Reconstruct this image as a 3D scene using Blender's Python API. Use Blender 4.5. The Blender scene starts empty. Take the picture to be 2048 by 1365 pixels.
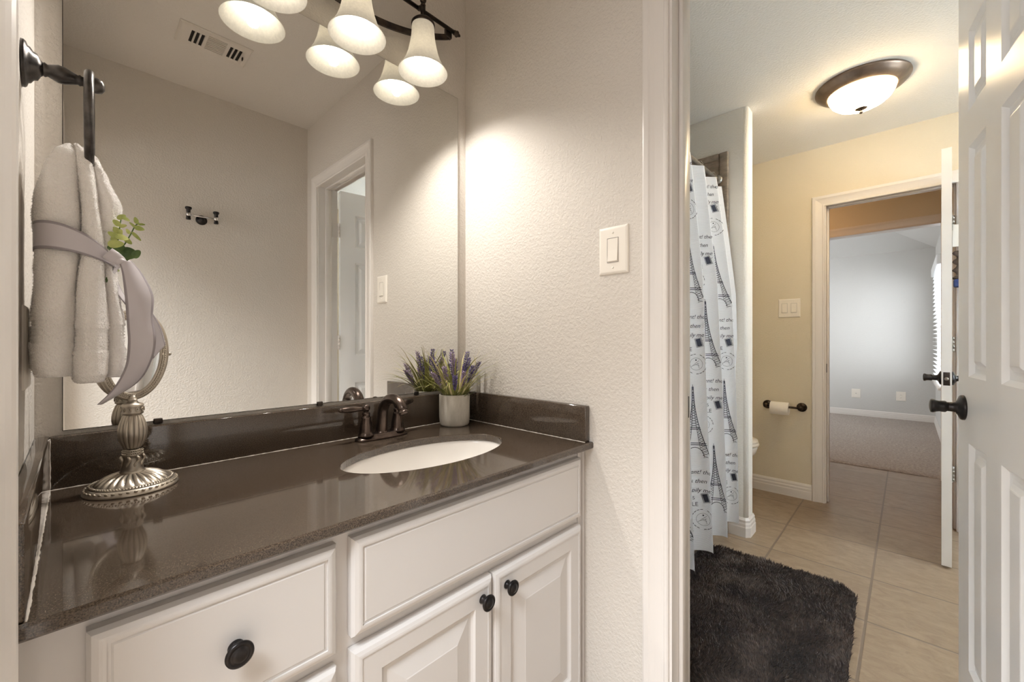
import bpy, bmesh, math, random
import numpy as np
from mathutils import Vector, Matrix, noise

# ------------------------------------------------------------------ camera, world, exposure
sc = bpy.context.scene
PI = math.pi
FPX, YAW, CAMH, HZ = 829.5, math.radians(46.36), 1.10, 682.5
SN, CS = math.sin(YAW), math.cos(YAW)
cam = bpy.data.cameras.new('camera'); camo = bpy.data.objects.new('camera', cam)
sc.collection.objects.link(camo); sc.camera = camo
camo.location = (0, 0, CAMH); camo.rotation_euler = (PI/2, 0, -YAW)
cam.sensor_width = 36; cam.lens = 36*FPX/2048; cam.clip_start = 0.01; cam.clip_end = 100

w = bpy.data.worlds.new('world'); sc.world = w; w.use_nodes = True
w.node_tree.nodes['Background'].inputs[0].default_value = (0.75, 0.87, 1.0, 1)
w.node_tree.nodes['Background'].inputs[1].default_value = 1.0

vs = sc.view_settings
sc.display_settings.display_device = 'sRGB'
vs.view_transform = 'Standard'; vs.look = 'None'; vs.gamma = 1; vs.use_curve_mapping = False
vs.exposure = 0.0
try:
    sc.cycles.use_denoising = True
    sc.cycles.sample_clamp_indirect = 6
    sc.cycles.max_bounces = 14
    sc.cycles.diffuse_bounces = 8
except Exception:
    pass

def area(name, loc, direction, sx, sy, power, col, spread=180):
    L = bpy.data.lights.new(name, 'AREA'); L.shape = 'RECTANGLE'; L.size = sx; L.size_y = sy
    L.energy = power; L.color = col; L.spread = math.radians(spread)
    o = bpy.data.objects.new(name, L); sc.collection.objects.link(o); o.location = loc
    o.rotation_euler = Vector(direction).to_track_quat('-Z', 'Y').to_euler()
    return o

# daylight behind the window panes, then added fill lights without any window
area('daylight_bathroom_window', (2.55, -1.86, 1.55), (-0.1, 1, 0.05), 1.1, 1.2, 98, (0.80, 0.91, 1.0))
area('daylight_bedroom_window', (6.75, -0.46, 1.30), (0.25, 1, -0.05), 1.2, 1.3, 52, (0.93, 0.97, 1.0))
area('fill_bedroom_rear', (6.2, 3.4, 1.5), (0, -1, 0), 1.8, 1.3, 44, (0.97, 0.985, 1.0))  # added fill for the bedroom, no window is built here
area('fill_dressing_side', (-2.3, 0.35, 1.5), (1, 0.0, -0.1), 1.6, 1.5, 34, (0.97, 0.985, 1.0))  # added fill entering the nook by the left doorway, no window behind it
area('fill_dressing_down', (-1.05, 0.20, 2.44), (0.0, 0, -1), 1.0, 1.0, 116, (0.92, 0.96, 1.0), 110)  # added unseen fill, bounces off the floor to brighten the nook ceiling

R = random.Random(7)

# ------------------------------------------------------------------ helpers
def Q(px, py, Y):
    """a point of the plane y = Y given by where it stands in the 2048x1365 photograph"""
    t = (px-1024)/FPX; D = Y/(CS-t*SN); l = t*D
    return Vector((l*CS+D*SN, Y, CAMH-(py-HZ)*D/FPX))

def lin(c):
    return tuple(((v/255)/12.92 if v/255 <= 0.04045 else ((v/255+0.055)/1.055)**2.4) for v in c)

class NT:
    def __init__(s, name):
        m = bpy.data.materials.new(name); m.use_nodes = True; s.m = m; s.t = m.node_tree
        s.b = s.t.nodes['Principled BSDF']
    def n(s, ty, **kw):
        nd = s.t.nodes.new(ty)
        for k, v in kw.items():
            if k.startswith('_'): setattr(nd, k[1:], v)
            else:
                key = k.replace('__', ' ')
                nd.inputs[key].default_value = v
        return nd
    def l(s, a, b): s.t.links.new(a, b)
    def set(s, **kw):
        mp = dict(col='Base Color', rough='Roughness', metal='Metallic', spec='Specular IOR Level', coat='Coat Weight', coatr='Coat Roughness',
                  sheen='Sheen Weight', trans='Transmission Weight', ior='IOR', ec='Emission Color', es='Emission Strength', sss='Subsurface Weight')
        for k, v in kw.items():
            if k in ('col', 'ec') and len(v) == 3: v = (*v, 1)
            s.b.inputs[mp[k]].default_value = v
        return s

def mix(nt, fac, a, b):
    m = nt.n('ShaderNodeMix', _data_type='RGBA')
    if isinstance(fac, (int, float)): m.inputs[0].default_value = fac
    else: nt.l(fac, m.inputs[0])
    for i, v in ((6, a), (7, b)):
        if isinstance(v, tuple): m.inputs[i].default_value = (*v[:3], 1)
        else: nt.l(v, m.inputs[i])
    return m.outputs[2]

def noise_n(nt, scale, detail=3, rough=0.5, vec=None, stretch=None):
    tc = nt.n('ShaderNodeTexCoord'); src = tc.outputs['Object']
    if stretch:
        mp = nt.n('ShaderNodeMapping'); mp.inputs['Scale'].default_value = stretch; nt.l(src, mp.inputs[0]); src = mp.outputs[0]
    x = nt.n('ShaderNodeTexNoise'); x.inputs['Scale'].default_value = scale; x.inputs['Detail'].default_value = detail
    x.inputs['Roughness'].default_value = rough; nt.l(src, x.inputs['Vector'])
    return x.outputs['Fac']

def ramp(nt, fac, p0, p1, c0=(0, 0, 0), c1=(1, 1, 1)):
    r = nt.n('ShaderNodeValToRGB'); e = r.color_ramp.elements
    e[0].position = p0; e[1].position = p1; e[0].color = (*c0, 1); e[1].color = (*c1, 1)
    nt.l(fac, r.inputs[0]); return r.outputs[0]

def bump(nt, h, strength, dist):
    b = nt.n('ShaderNodeBump'); b.inputs['Strength'].default_value = strength; b.inputs['Distance'].default_value = dist
    nt.l(h, b.inputs['Height']); nt.l(b.outputs[0], nt.b.inputs['Normal'])

def paint(name, c, rough=0.45, spec=0.4):
    nt = NT(name).set(col=c, rough=rough, spec=spec)
    f = noise_n(nt, 3.0, 2); nt.l(mix(nt, f, tuple(v*0.97 for v in c), tuple(min(1, v*1.03) for v in c)), nt.b.inputs['Base Color'])
    return nt.m

def plaster(name, c, dist=0.0014, scale=120):
    nt = NT(name).set(col=c, rough=0.75, spec=0.25)
    f = noise_n(nt, scale, 3, 0.55); r = ramp(nt, f, 0.40, 0.62)
    f2 = noise_n(nt, scale*3.1, 2, 0.5)
    a = nt.n('ShaderNodeMath', _operation='MULTIPLY_ADD'); nt.l(f2, a.inputs[0]); a.inputs[1].default_value = 0.35; nt.l(r, a.inputs[2])
    bump(nt, a.outputs[0], 0.55, dist)
    return nt.m

M = {}
WALLC = lin((213, 207, 199))
M['wall'] = plaster('knockdown_plaster_beige', WALLC)
M['ceil'] = plaster('ceiling_plaster', lin((216, 212, 207)), 0.0012, 100)
M['ceilb'] = plaster('ceiling_plaster_pale', lin((234, 232, 226)), 0.0012, 100)
M['bwall'] = plaster('plaster_bathroom', lin((218, 208, 187)), 0.0010, 110)
M['bed'] = plaster('plaster_bedroom', lin((206, 205, 202)), 0.0008, 90)
M['trim'] = paint('white_trim_paint', lin((224, 219, 214)), 0.32, 0.5)
M['doorp'] = paint('white_door_paint', lin((242, 242, 241)), 0.28, 0.5)
M['cab'] = paint('cabinet_paint', lin((214, 211, 209)), 0.38, 0.45)
M['ventp'] = paint('vent_enamel', lin((214, 209, 203)), 0.4)
M['plate'] = paint('white_plastic', lin((238, 232, 222)), 0.3)
M['gap'] = NT('shadow_gap_grey').set(col=(0.27, 0.25, 0.24), rough=0.8).m
M['dark'] = NT('dark_void').set(col=(0.015, 0.013, 0.012), rough=0.9).m
M['porc'] = NT('white_porcelain').set(col=lin((240, 236, 230)), rough=0.12, spec=0.5, coat=0.3).m

def metal(name, c, c2, rough, scale=35, metalv=0.9):
    nt = NT(name).set(rough=rough, metal=metalv)
    f = noise_n(nt, scale, 3); nt.l(mix(nt, ramp(nt, f, 0.35, 0.7), c, c2), nt.b.inputs['Base Color'])
    return nt.m
M['bronze'] = metal('rubbed_bronze', (0.075, 0.056, 0.047), (0.15, 0.112, 0.092), 0.25)
M['panb'] = metal('brushed_bronze_pan', (0.13, 0.095, 0.07), (0.21, 0.155, 0.115), 0.36, 20, 0.8)
M['iron'] = metal('dark_bronze_iron', (0.035, 0.03, 0.028), (0.085, 0.065, 0.052), 0.38)
M['black'] = metal('black_bronze_knob', (0.018, 0.017, 0.018), (0.04, 0.035, 0.034), 0.3, 60, 0.7)
M['pewter'] = metal('dark_pewter', (0.05, 0.046, 0.045), (0.13, 0.118, 0.11), 0.3, 45)
M['nickel'] = metal('brushed_nickel', (0.35, 0.33, 0.3), (0.5, 0.48, 0.44), 0.3)
M['chrome'] = NT('chrome').set(col=(0.75, 0.75, 0.75), metal=1.0, rough=0.12).m
# antique silver: darker where the relief is low
nt = NT('antique_silver').set(metal=0.85, rough=0.36)
g = nt.n('ShaderNodeNewGeometry'); r_ = ramp(nt, g.outputs['Pointiness'], 0.46, 0.53)
nt.l(mix(nt, r_, (0.10, 0.085, 0.07), (0.56, 0.50, 0.42)), nt.b.inputs['Base Color']); M['silver'] = nt.m
M['mirror'] = NT('mirror_silver').set(col=(0.86, 0.86, 0.84), metal=1.0, rough=0.0).m

# quartz counter: dark brown with fine speckle
nt = NT('brown_quartz').set(rough=0.08, spec=0.62, coat=0.35, coatr=0.03)
f = noise_n(nt, 620, 2, 0.6); f2 = noise_n(nt, 1500, 1, 0.5)
c1 = mix(nt, ramp(nt, f, 0.35, 0.68), lin((44, 37, 31)), lin((98, 84, 71)))
c2 = mix(nt, ramp(nt, f2, 0.66, 0.74), c1, lin((128, 114, 99)))
nt.l(c2, nt.b.inputs['Base Color']); M['quartz'] = nt.m
M['caulk'] = paint('silicone_caulk', lin((205, 196, 186)), 0.5)

# floor tile: 0.4 m squares, wispy travertine look, recessed grout
nt = NT('tan_floor_tile').set(rough=0.42, spec=0.4)
tc = nt.n('ShaderNodeTexCoord'); sx = nt.n('ShaderNodeSeparateXYZ'); nt.l(tc.outputs['Object'], sx.inputs[0])
masks = []
cells = []
for out, off, per in (('X', 3.722, 0.3965), ('Y', 0.119, 0.4035)):
    a = nt.n('ShaderNodeMath', _operation='SUBTRACT'); nt.l(sx.outputs[out], a.inputs[0]); a.inputs[1].default_value = off - per*20
    d = nt.n('ShaderNodeMath', _operation='DIVIDE'); nt.l(a.outputs[0], d.inputs[0]); d.inputs[1].default_value = per
    fl = nt.n('ShaderNodeMath', _operation='FLOOR'); nt.l(d.outputs[0], fl.inputs[0]); cells.append(fl.outputs[0])
    fr = nt.n('ShaderNodeMath', _operation='FRACT'); nt.l(d.outputs[0], fr.inputs[0])
    s = nt.n('ShaderNodeMath', _operation='SUBTRACT'); nt.l(fr.outputs[0], s.inputs[0]); s.inputs[1].default_value = 0.5
    ab = nt.n('ShaderNodeMath', _operation='ABSOLUTE'); nt.l(s.outputs[0], ab.inputs[0])
    mr = nt.n('ShaderNodeMapRange'); nt.l(ab.outputs[0], mr.inputs[0])
    wd = 0.0052/per
    mr.inputs[1].default_value = 0.5-wd*1.1; mr.inputs[2].default_value = 0.5-wd*0.6; masks.append(mr.outputs[0])
mx = nt.n('ShaderNodeMath', _operation='MAXIMUM'); nt.l(masks[0], mx.inputs[0]); nt.l(masks[1], mx.inputs[1])
cb = nt.n('ShaderNodeCombineXYZ'); nt.l(cells[0], cb.inputs[0]); nt.l(cells[1], cb.inputs[1])
wn = nt.n('ShaderNodeTexWhiteNoise'); nt.l(cb.outputs[0], wn.inputs['Vector'])
vm = nt.n('ShaderNodeVectorMath', _operation='MULTIPLY_ADD'); nt.l(wn.outputs['Color'], vm.inputs[0]); vm.inputs[1].default_value = (9, 9, 9)
mp = nt.n('ShaderNodeMapping'); mp.inputs['Scale'].default_value = (1.9, 1.0, 1); mp.inputs['Rotation'].default_value = (0, 0, 0.5)
nt.l(tc.outputs['Object'], mp.inputs[0]); nt.l(mp.outputs[0], vm.inputs[2])
n1 = nt.n('ShaderNodeTexNoise'); n1.inputs['Scale'].default_value = 13; n1.inputs['Detail'].default_value = 7; n1.inputs['Roughness'].default_value = 0.66
n1.inputs['Distortion'].default_value = 0.7; nt.l(vm.outputs[0], n1.inputs['Vector'])
ca = mix(nt, ramp(nt, n1.outputs['Fac'], 0.33, 0.66), lin((128, 109, 89)), lin((152, 133, 111)))
cbm = nt.n('ShaderNodeMath', _operation='MULTIPLY'); nt.l(wn.outputs['Value'], cbm.inputs[0]); cbm.inputs[1].default_value = 0.3
cb2 = mix(nt, cbm.outputs[0], ca, lin((128, 110, 92)))
cf = mix(nt, mx.outputs[0], cb2, lin((112, 97, 83)))
nt.l(cf, nt.b.inputs['Base Color'])
hh = nt.n('ShaderNodeMath', _operation='MULTIPLY_ADD'); nt.l(mx.outputs[0], hh.inputs[0]); hh.inputs[1].default_value = -1
nt.l(n1.outputs['Fac'], hh.inputs[2]); bump(nt, hh.outputs[0], 0.4, 0.002); M['tile'] = nt.m

nt = NT('surround_tile').set(rough=0.35)
f = noise_n(nt, 14, 6, 0.65, stretch=(1, 1, 2.5)); nt.l(mix(nt, ramp(nt, f, 0.35, 0.65), lin((112, 98, 84)), lin((150, 136, 118))), nt.b.inputs['Base Color']); M['stile'] = nt.m

nt = NT('taupe_carpet').set(rough=0.95, spec=0.1, sheen=0.3)
f = noise_n(nt, 55, 6, 0.8); f2 = noise_n(nt, 5, 3)
ca = mix(nt, ramp(nt, f, 0.38, 0.62), lin((104, 92, 84)), lin((196, 182, 168)))
cb2 = mix(nt, f2, ca, lin((150, 134, 122))); nt.l(cb2, nt.b.inputs['Base Color']); bump(nt, f, 1.0, 0.008); M['carpet'] = nt.m

def cloth(name, c, rough=0.9, sheen=0.4, scale=900, dist=0.0012, var=0.06, sss=0.0):
    nt = NT(name).set(rough=rough, spec=0.15, sheen=sheen)
    f = noise_n(nt, scale, 2, 0.6); nt.l(mix(nt, f, tuple(v*(1-var) for v in c), tuple(min(1, v*(1+var)) for v in c)), nt.b.inputs['Base Color'])
    bump(nt, f, 0.9, dist)
    return nt.m
M['terry'] = cloth('white_terry', lin((246, 242, 238)), 0.95, 0.5, 420, 0.003)
M['satin'] = NT('mauve_grey_satin').set(col=lin((196, 190, 194)), rough=0.28, spec=0.5, sheen=0.4).m
M['satin_edge'] = cloth('ribbon_selvedge', lin((160, 153, 157)), 0.7, 0.1, 1500, 0.0006)
M['tuft'] = NT('rug_pile').m
nt = NT('dark_brown_rug_pile').set(rough=0.85, spec=0.2, sheen=0.15)
f = noise_n(nt, 60, 3); f2 = noise_n(nt, 4, 3)
ca = mix(nt, ramp(nt, f, 0.35, 0.65), lin((52, 44, 40)), lin((112, 97, 86)))
nt.l(mix(nt, f2, ca, lin((60, 53, 51))), nt.b.inputs['Base Color']); M['tuft'] = nt.m
M['paper'] = cloth('tissue_paper', lin((243, 240, 234)), 0.95, 0.1, 500, 0.0006, 0.02)

# shower curtain: thin woven white cloth that lets some light through
nt = NT('white_waffle_cloth').set(col=lin((247, 249, 252)), rough=0.8, spec=0.15)
tc = nt.n('ShaderNodeTexCoord'); wv = nt.n('ShaderNodeTexWave'); wv.inputs['Scale'].default_value = 75; wv.wave_profile = 'SIN'; wv.bands_direction = 'DIAGONAL'
nt.l(tc.outputs['Object'], wv.inputs['Vector']); bump(nt, wv.outputs['Fac'], 0.4, 0.0012)
tr = nt.n('ShaderNodeBsdfTranslucent'); tr.inputs[0].default_value = (0.8, 0.82, 0.85, 1)
ms = nt.n('ShaderNodeMixShader'); ms.inputs[0].default_value = 0.18
out = nt.t.nodes['Material Output']; nt.l(nt.b.outputs[0], ms.inputs[1]); nt.l(tr.outputs[0], ms.inputs[2]); nt.l(ms.outputs[0], out.inputs[0]); M['curtain'] = nt.m
M['ink'] = NT('black_print').set(col=lin((58, 60, 70)), rough=0.85, spec=0.1).m

# alabaster glass of the shades
def alabaster(name, c, tfac, es):
    nt = NT(name).set(col=c, rough=0.35, spec=0.4)
    f = noise_n(nt, 130, 4, 0.7); cc = mix(nt, ramp(nt, f, 0.3, 0.7), tuple(v*0.84 for v in c), c); nt.l(cc, nt.b.inputs['Base Color'])
    tr = nt.n('ShaderNodeBsdfTranslucent'); nt.l(cc, tr.inputs[0])
    ms = nt.n('ShaderNodeMixShader'); ms.inputs[0].default_value = tfac
    out = nt.t.nodes['Material Output']; nt.l(nt.b.outputs[0], ms.inputs[1]); nt.l(tr.outputs[0], ms.inputs[2]); nt.l(ms.outputs[0], out.inputs[0])
    if es: nt.set(ec=c, es=es)
    return nt.m
M['shade'] = alabaster('alabaster_shade_glass', (0.82, 0.78, 0.69), 0.36, 0.26)
def emit(name, c, s):
    return NT(name).set(col=(0.9, 0.9, 0.9), ec=c, es=s).m
M['bulb'] = emit('lit_bulb', (1.0, 0.95, 0.87), 5.5)
M['dome'] = emit('lit_dome', (1.0, 0.74, 0.42), 38)
M['hall'] = emit('lit_hall_dome', (1.0, 0.58, 0.28), 34)
nt = NT('window_glass').set(col=(1, 1, 1), rough=0.0, trans=1.0, ior=1.02, spec=0.2); M['glass'] = nt.m
M['blind'] = NT('white_blind_slat').set(col=lin((236, 238, 240)), rough=0.5).m

nt = NT('concrete_pot').set(rough=0.8, spec=0.2)
f = noise_n(nt, 22, 6, 0.6, stretch=(1, 1, 0.35)); f2 = noise_n(nt, 160, 3)
nt.l(mix(nt, ramp(nt, f, 0.38, 0.62), lin((176, 170, 158)), lin((206, 200, 188))), nt.b.inputs['Base Color']); bump(nt, f2, 0.3, 0.001); M['pot'] = nt.m
def leafm(name, c, c2, sc_=30):
    nt = NT(name).set(rough=0.5, spec=0.3); f = noise_n(nt, sc_, 3)
    nt.l(mix(nt, ramp(nt, f, 0.3, 0.7), c, c2), nt.b.inputs['Base Color']); return nt.m
M['grass'] = leafm('grass_blade_green', lin((122, 128, 62)), lin((176, 172, 110)))
M['grassy'] = leafm('grass_blade_straw', lin((190, 176, 120)), lin((218, 206, 160)))
M['sage'] = leafm('sage_leaf_green', lin((92, 98, 56)), lin((140, 142, 90)))
M['lav'] = leafm('lavender_bud', lin((62, 54, 100)), lin((124, 110, 160)), 260)
M['lavl'] = leafm('pale_lavender_bud', lin((118, 100, 136)), lin((176, 156, 178)), 260)
M['euc'] = leafm('eucalyptus_leaf', lin((120, 138, 66)), lin((190, 196, 120)), 45)
M['eucd'] = leafm('eucalyptus_leaf_dark', lin((60, 82, 48)), lin((100, 124, 70)), 45)
M['moss'] = leafm('soil_moss', lin((56, 50, 30)), lin((92, 84, 50)), 120)
M['navy'] = NT('navy_cloth').set(col=lin((30, 44, 92)), rough=0.7).m
M['brownc'] = NT('brown_cloth').set(col=lin((62, 46, 34)), rough=0.8).m

# ------------------------------------------------------------------ mesh builder
class MB:
    def __init__(s): s.v = []; s.f = []; s.m = []; s.sm = []
    def add(s, vs, fs, mat=0, smooth=False, mx=None):
        b = len(s.v)
        if mx is not None: vs = [mx @ Vector(v) for v in vs]
        s.v += [tuple(v) for v in vs]
        for f in fs: s.f.append(tuple(b+i for i in f)); s.m.append(mat); s.sm.append(smooth)
        return s
    def box(s, x0, x1, y0, y1, z0, z1, mat=0, bev=0.0, seg=2, mx=None):
        if bev <= 0:
            v = [(x, y, z) for x in (x0, x1) for y in (y0, y1) for z in (z0, z1)]
            return s.add(v, [(0, 1, 3, 2), (4, 6, 7, 5), (0, 4, 5, 1), (2, 3, 7, 6), (0, 2, 6, 4), (1, 5, 7, 3)], mat, False, mx)
        bm = bmesh.new(); bmesh.ops.create_cube(bm, size=1)
        for q in bm.verts: q.co = Vector(((x0+x1)/2+q.co.x*(x1-x0), (y0+y1)/2+q.co.y*(y1-y0), (z0+z1)/2+q.co.z*(z1-z0)))
        bmesh.ops.bevel(bm, geom=bm.edges[:], offset=bev, segments=seg, profile=0.5, affect='EDGES')
        bm.verts.index_update()
        s.add([q.co.copy() for q in bm.verts], [[q.index for q in f.verts] for f in bm.faces], mat, True, mx); bm.free(); return s
    def lathe(s, prof, c=(0, 0, 0), n=32, mat=0, mx=None, sx=1, sy=1, mod=None, smooth=True, cap=True):
        vs = []; L = len(prof)
        for i, (r, z) in enumerate(prof):
            for k in range(n):
                a = 2*PI*k/n; q_ = mod(a, i/(L-1), z) if mod else 1
                dz = 0
                if isinstance(q_, tuple): q_, dz = q_
                rr = r*q_; vs.append(Vector((c[0]+rr*math.cos(a)*sx, c[1]+rr*math.sin(a)*sy, c[2]+z+dz)))
        fs = [(i*n+k, i*n+(k+1) % n, (i+1)*n+(k+1) % n, (i+1)*n+k) for i in range(L-1) for k in range(n)]
        if cap:
            if prof[0][0] > 1e-6: fs.append(tuple(range(n))[::-1])
            if prof[-1][0] > 1e-6: fs.append(tuple((L-1)*n+k for k in range(n)))
        return s.add(vs, fs, mat, smooth, mx)
    def tube(s, pts, r, n=10, mat=0, closed=False, mx=None, flat=None, up=None):
        pts = [Vector(p) for p in pts]; N = len(pts)
        rs = r if isinstance(r, (list, tuple)) else [r]*N
        vs = []; prev = None
        for i, p in enumerate(pts):
            if closed: t = (pts[(i+1) % N]-pts[i-1])
            else: t = pts[min(i+1, N-1)]-pts[max(i-1, 0)]
            t.normalize()
            if prev is None:
                a = Vector(up) if up else (Vector((0, 0, 1)) if abs(t.z) < 0.9 else Vector((1, 0, 0)))
                u = (a-t*a.dot(t)).normalized()
            else: u = (prev-t*prev.dot(t)).normalized()
            prev = u; wv_ = t.cross(u); fl = flat or 1.0
            for k in range(n):
                a = 2*PI*k/n; vs.append(p+u*math.cos(a)*rs[i]+wv_*math.sin(a)*rs[i]*fl)
        m_ = N if closed else N-1
        fs = [(i*n+k, i*n+(k+1) % n, ((i+1) % N)*n+(k+1) % n, ((i+1) % N)*n+k) for i in range(m_) for k in range(n)]
        if not closed: fs += [tuple(range(n))[::-1], tuple((N-1)*n+k for k in range(n))]
        return s.add(vs, fs, mat, True, mx)
    def sphere(s, c, r, n=12, mat=0, sz=1.0, mx=None):
        k = max(4, n//2); prof = [(max(1e-5, r*math.sin(PI*i/k)), -r*sz*math.cos(PI*i/k)) for i in range(k+1)]
        prof[0] = (1e-7, prof[0][1]); prof[-1] = (1e-7, prof[-1][1])
        return s.lathe(prof, c, n, mat, mx, cap=False)
    def rings(s, u0, u1, w0, w1, steps, P, mat=0, fill=True, flip=False):
        """nested rectangles: steps = [(inset, depth)]; P(u, w, d) -> point"""
        vs = []
        for ins, d in steps:
            for (u, w_) in ((u0+ins, w0+ins), (u1-ins, w0+ins), (u1-ins, w1-ins), (u0+ins, w1-ins)): vs.append(P(u, w_, d))
        fs = []
        for i in range(len(steps)-1):
            for k in range(4):
                q = (i*4+k, i*4+(k+1) % 4, (i+1)*4+(k+1) % 4, (i+1)*4+k); fs.append(q[::-1] if flip else q)
        if fill:
            q = tuple((len(steps)-1)*4+k for k in range(4)); fs.append(q[::-1] if flip else q)
        return s.add(vs, fs, mat)
    def prism(s, prof, a, b, P, mat=0, smooth=False):
        """profile [(u,w)] swept from a to b; P(u,w,t)->point"""
        n = len(prof); vs = [P(u, w_, a) for u, w_ in prof]+[P(u, w_, b) for u, w_ in prof]
        fs = [(k, (k+1) % n, n+(k+1) % n, n+k) for k in range(n)]+[tuple(range(n))[::-1], tuple(n+k for k in range(n))]
        return s.add(vs, fs, mat, smooth)
    def build(s, name, mats, parent=None, fix=True, auto=None):
        me = bpy.data.meshes.new(name); me.from_pydata(s.v, [], s.f)
        if not isinstance(mats, (list, tuple)): mats = [mats]
        for m_ in mats: me.materials.append(M[m_] if isinstance(m_, str) else m_)
        me.polygons.foreach_set('material_index', s.m); me.polygons.foreach_set('use_smooth', s.sm)
        if fix:
            bm = bmesh.new(); bm.from_mesh(me); bmesh.ops.recalc_face_normals(bm, faces=bm.faces); bm.to_mesh(me); bm.free()
        me.update()
        o = bpy.data.objects.new(name, me); sc.collection.objects.link(o)
        if parent is not None:
            o.parent = parent; o.matrix_parent_inverse = Matrix.Translation(-(parent_world(parent)))
        return o

def parent_world(p):
    return p.location.copy() if p.type == 'EMPTY' else Vector((0, 0, 0))   # parts are modelled in world units

def tag(o, label, cat, group=None, kind=None):
    o['label'] = label; o['category'] = cat
    if group: o['group'] = group
    if kind: o['kind'] = kind
    return o
def struct(o, label, cat='wall'): return tag(o, label, cat, None, 'structure')
def thing(name, loc, label, cat, group=None, kind=None):
    o = bpy.data.objects.new(name, None); sc.collection.objects.link(o); o.location = loc; o.empty_display_size = 0.05
    return tag(o, label, cat, group, kind)

# ------------------------------------------------------------------ constants of the place
XL, XR, YM, YB = -0.057, 1.022, 1.22, -0.365        # vanity nook
XR2 = 1.127                                        # bathroom side of the right wall
HN, HB = 2.46, 2.42                                # ceilings
XF, XF2 = 3.50, 3.62                               # bathroom far wall
XH, XH2 = 4.70, 4.82                               # wall across the hall
XBED, YBED = 7.85, -0.27
CT = 0.81                                          # counter top
J0, J1 = -0.187, 0.424                             # near doorway between its jamb faces
DT = 2.05                                          # near doorway height
F0, F1, FT = -0.205, 0.399, 2.02                   # far doorway
JT = 0.0182                                        # jamb board

# ------------------------------------------------------------------ shell
b = MB(); b.box(-3.0, 4.74, -1.82, 3.0, -0.08, 0.0)
struct(b.build('floor', 'tile'), 'tan square floor tiles with thin grout, running from the bathroom into the hall', 'floor')
b = MB(); nx, ny = 160, 140
vs = []
for i in range(nx+1):
    for j in range(ny+1):
        x = 4.735+(XBED-4.735)*i/nx; y = -0.33+3.9*j/ny
        if y > 3.5: y = 3.5
        e = min(1, i/3.0)
        vs.append((x, y, 0.002+0.014*math.sin(e*PI/2)+0.003*noise.noise(Vector((x*25, y*25, 0)))))
b.add(vs, [(i*(ny+1)+j, (i+1)*(ny+1)+j, (i+1)*(ny+1)+j+1, i*(ny+1)+j+1) for i in range(nx) for j in range(ny)], 0, True)
b.box(4.735, XBED, -0.33, 3.5, -0.08, 0.0)
struct(b.build('floor_bedroom', 'carpet', fix=False), 'taupe bedroom carpet beginning at the end of the hall tiles', 'floor')

struct(MB().box(-0.19, XR2, YM, YM+0.12, 0, HN).build('wall_mirror', 'wall'), 'beige textured wall that carries the big mirror and the vanity lights')
b = MB()
b.box(XR, XR2, J1+JT, YM, 0, HN); b.box(XR, XR2, -1.82, J0-JT, 0, HN); b.box(XR, XR2, J0-JT, J1+JT, DT+JT, HN)
b.box(XR, XR2, YM, 1.62, 0, HN)
struct(b.build('wall_right', 'wall'), 'beige textured wall with the light switch, right of the mirror, with the open doorway')
struct(MB().box(-0.19, XR, YB-0.12, YB, 0, HN).build('wall_back', 'wall'), 'beige wall behind the viewer, seen in the mirror with the robe hook')
b = MB(); b.box(XL-0.12, XL, 0.545+JT, YM, 0, HN); b.box(XL-0.12, XL, -0.30-JT, 0.545+JT, 2.05+JT, HN); b.box(XL-0.12, XL, YB, -0.30-JT, 0, HN)
struct(b.build('wall_left', 'wall'), 'narrow beige wall at the left edge with the towel ring')
struct(MB().box(-0.19, XR, YB-0.12, YM+0.12, HN, HN+0.1).build('ceiling', 'ceil'), 'beige ceiling over the vanity, seen in the mirror with the air vent', 'ceiling')
# dressing room beyond the left doorway (behind the viewer)
b = MB(); b.box(-3.0, -2.9, -1.4, 2.2, 0, 2.46); b.box(-3.0, XL-0.12, 2.2, 2.3, 0, 2.46); b.box(-3.0, XL-0.12, -1.5, -1.4, 0, 2.46)
struct(b.build('wall_dressing', 'wall'), 'beige walls of the room behind the viewer, outside the picture')
struct(MB().box(-3.0, XL-0.12, -1.5, 2.3, 2.46, 2.56).build('ceiling_dressing', 'ceil'), 'ceiling of the room behind the viewer, outside the picture', 'ceiling')

# bathroom
b = MB()
b.box(XF, XF2, F1+JT, 1.62, 0, HB+0.1); b.box(XF, XF2, -1.82, F0-JT, 0, HB+0.1); b.box(XF, XF2, F0-JT, F1+JT, FT+JT, HB+0.1)
struct(b.build('wall_far', 'bwall'), 'warm beige bathroom wall with double switch, paper holder and the far doorway')
struct(MB().box(XR2, XF2, 1.56, 1.68, 0, HB+0.1).build('wall_tub', 'bwall'), 'wall behind the bathtub and the toilet', 'wall')
b = MB(); W0, W1, WZ0, WZ1 = 2.00, 3.10, 0.95, 2.10
b.box(XR2, W0, -1.82, -1.70, 0, HB+0.1); b.box(W1, XF2, -1.82, -1.70, 0, HB+0.1); b.box(W0, W1, -1.82, -1.70, 0, WZ0); b.box(W0, W1, -1.82, -1.70, WZ1, HB+0.1)
struct(b.build('wall_window', 'bwall'), 'bathroom wall with a window, outside the picture behind the near door')
wo = thing('window_2', (2.55, -1.76, WZ0), 'bathroom window outside the picture', 'window', None, 'structure')
b = MB()
for (a0, a1, c0, c1) in ((W0, W0+.04, WZ0, WZ1), (W1-.04, W1, WZ0, WZ1), (W0, W1, WZ0, WZ0+.04), (W0, W1, WZ1-.04, WZ1)): b.box(a0, a1, -1.79, -1.74, c0, c1)
b.build('frame', 'trim', wo); MB().box(W0+.04, W1-.04, -1.767, -1.763, WZ0+.04, WZ1-.04).build('pane', 'glass', wo)
struct(MB().box(XR2, XF2, -1.82, 1.68, HB, HB+0.1).build('ceiling_bathroom', 'ceilb'), 'pale bathroom ceiling with the lit round lamp', 'ceiling')

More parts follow.
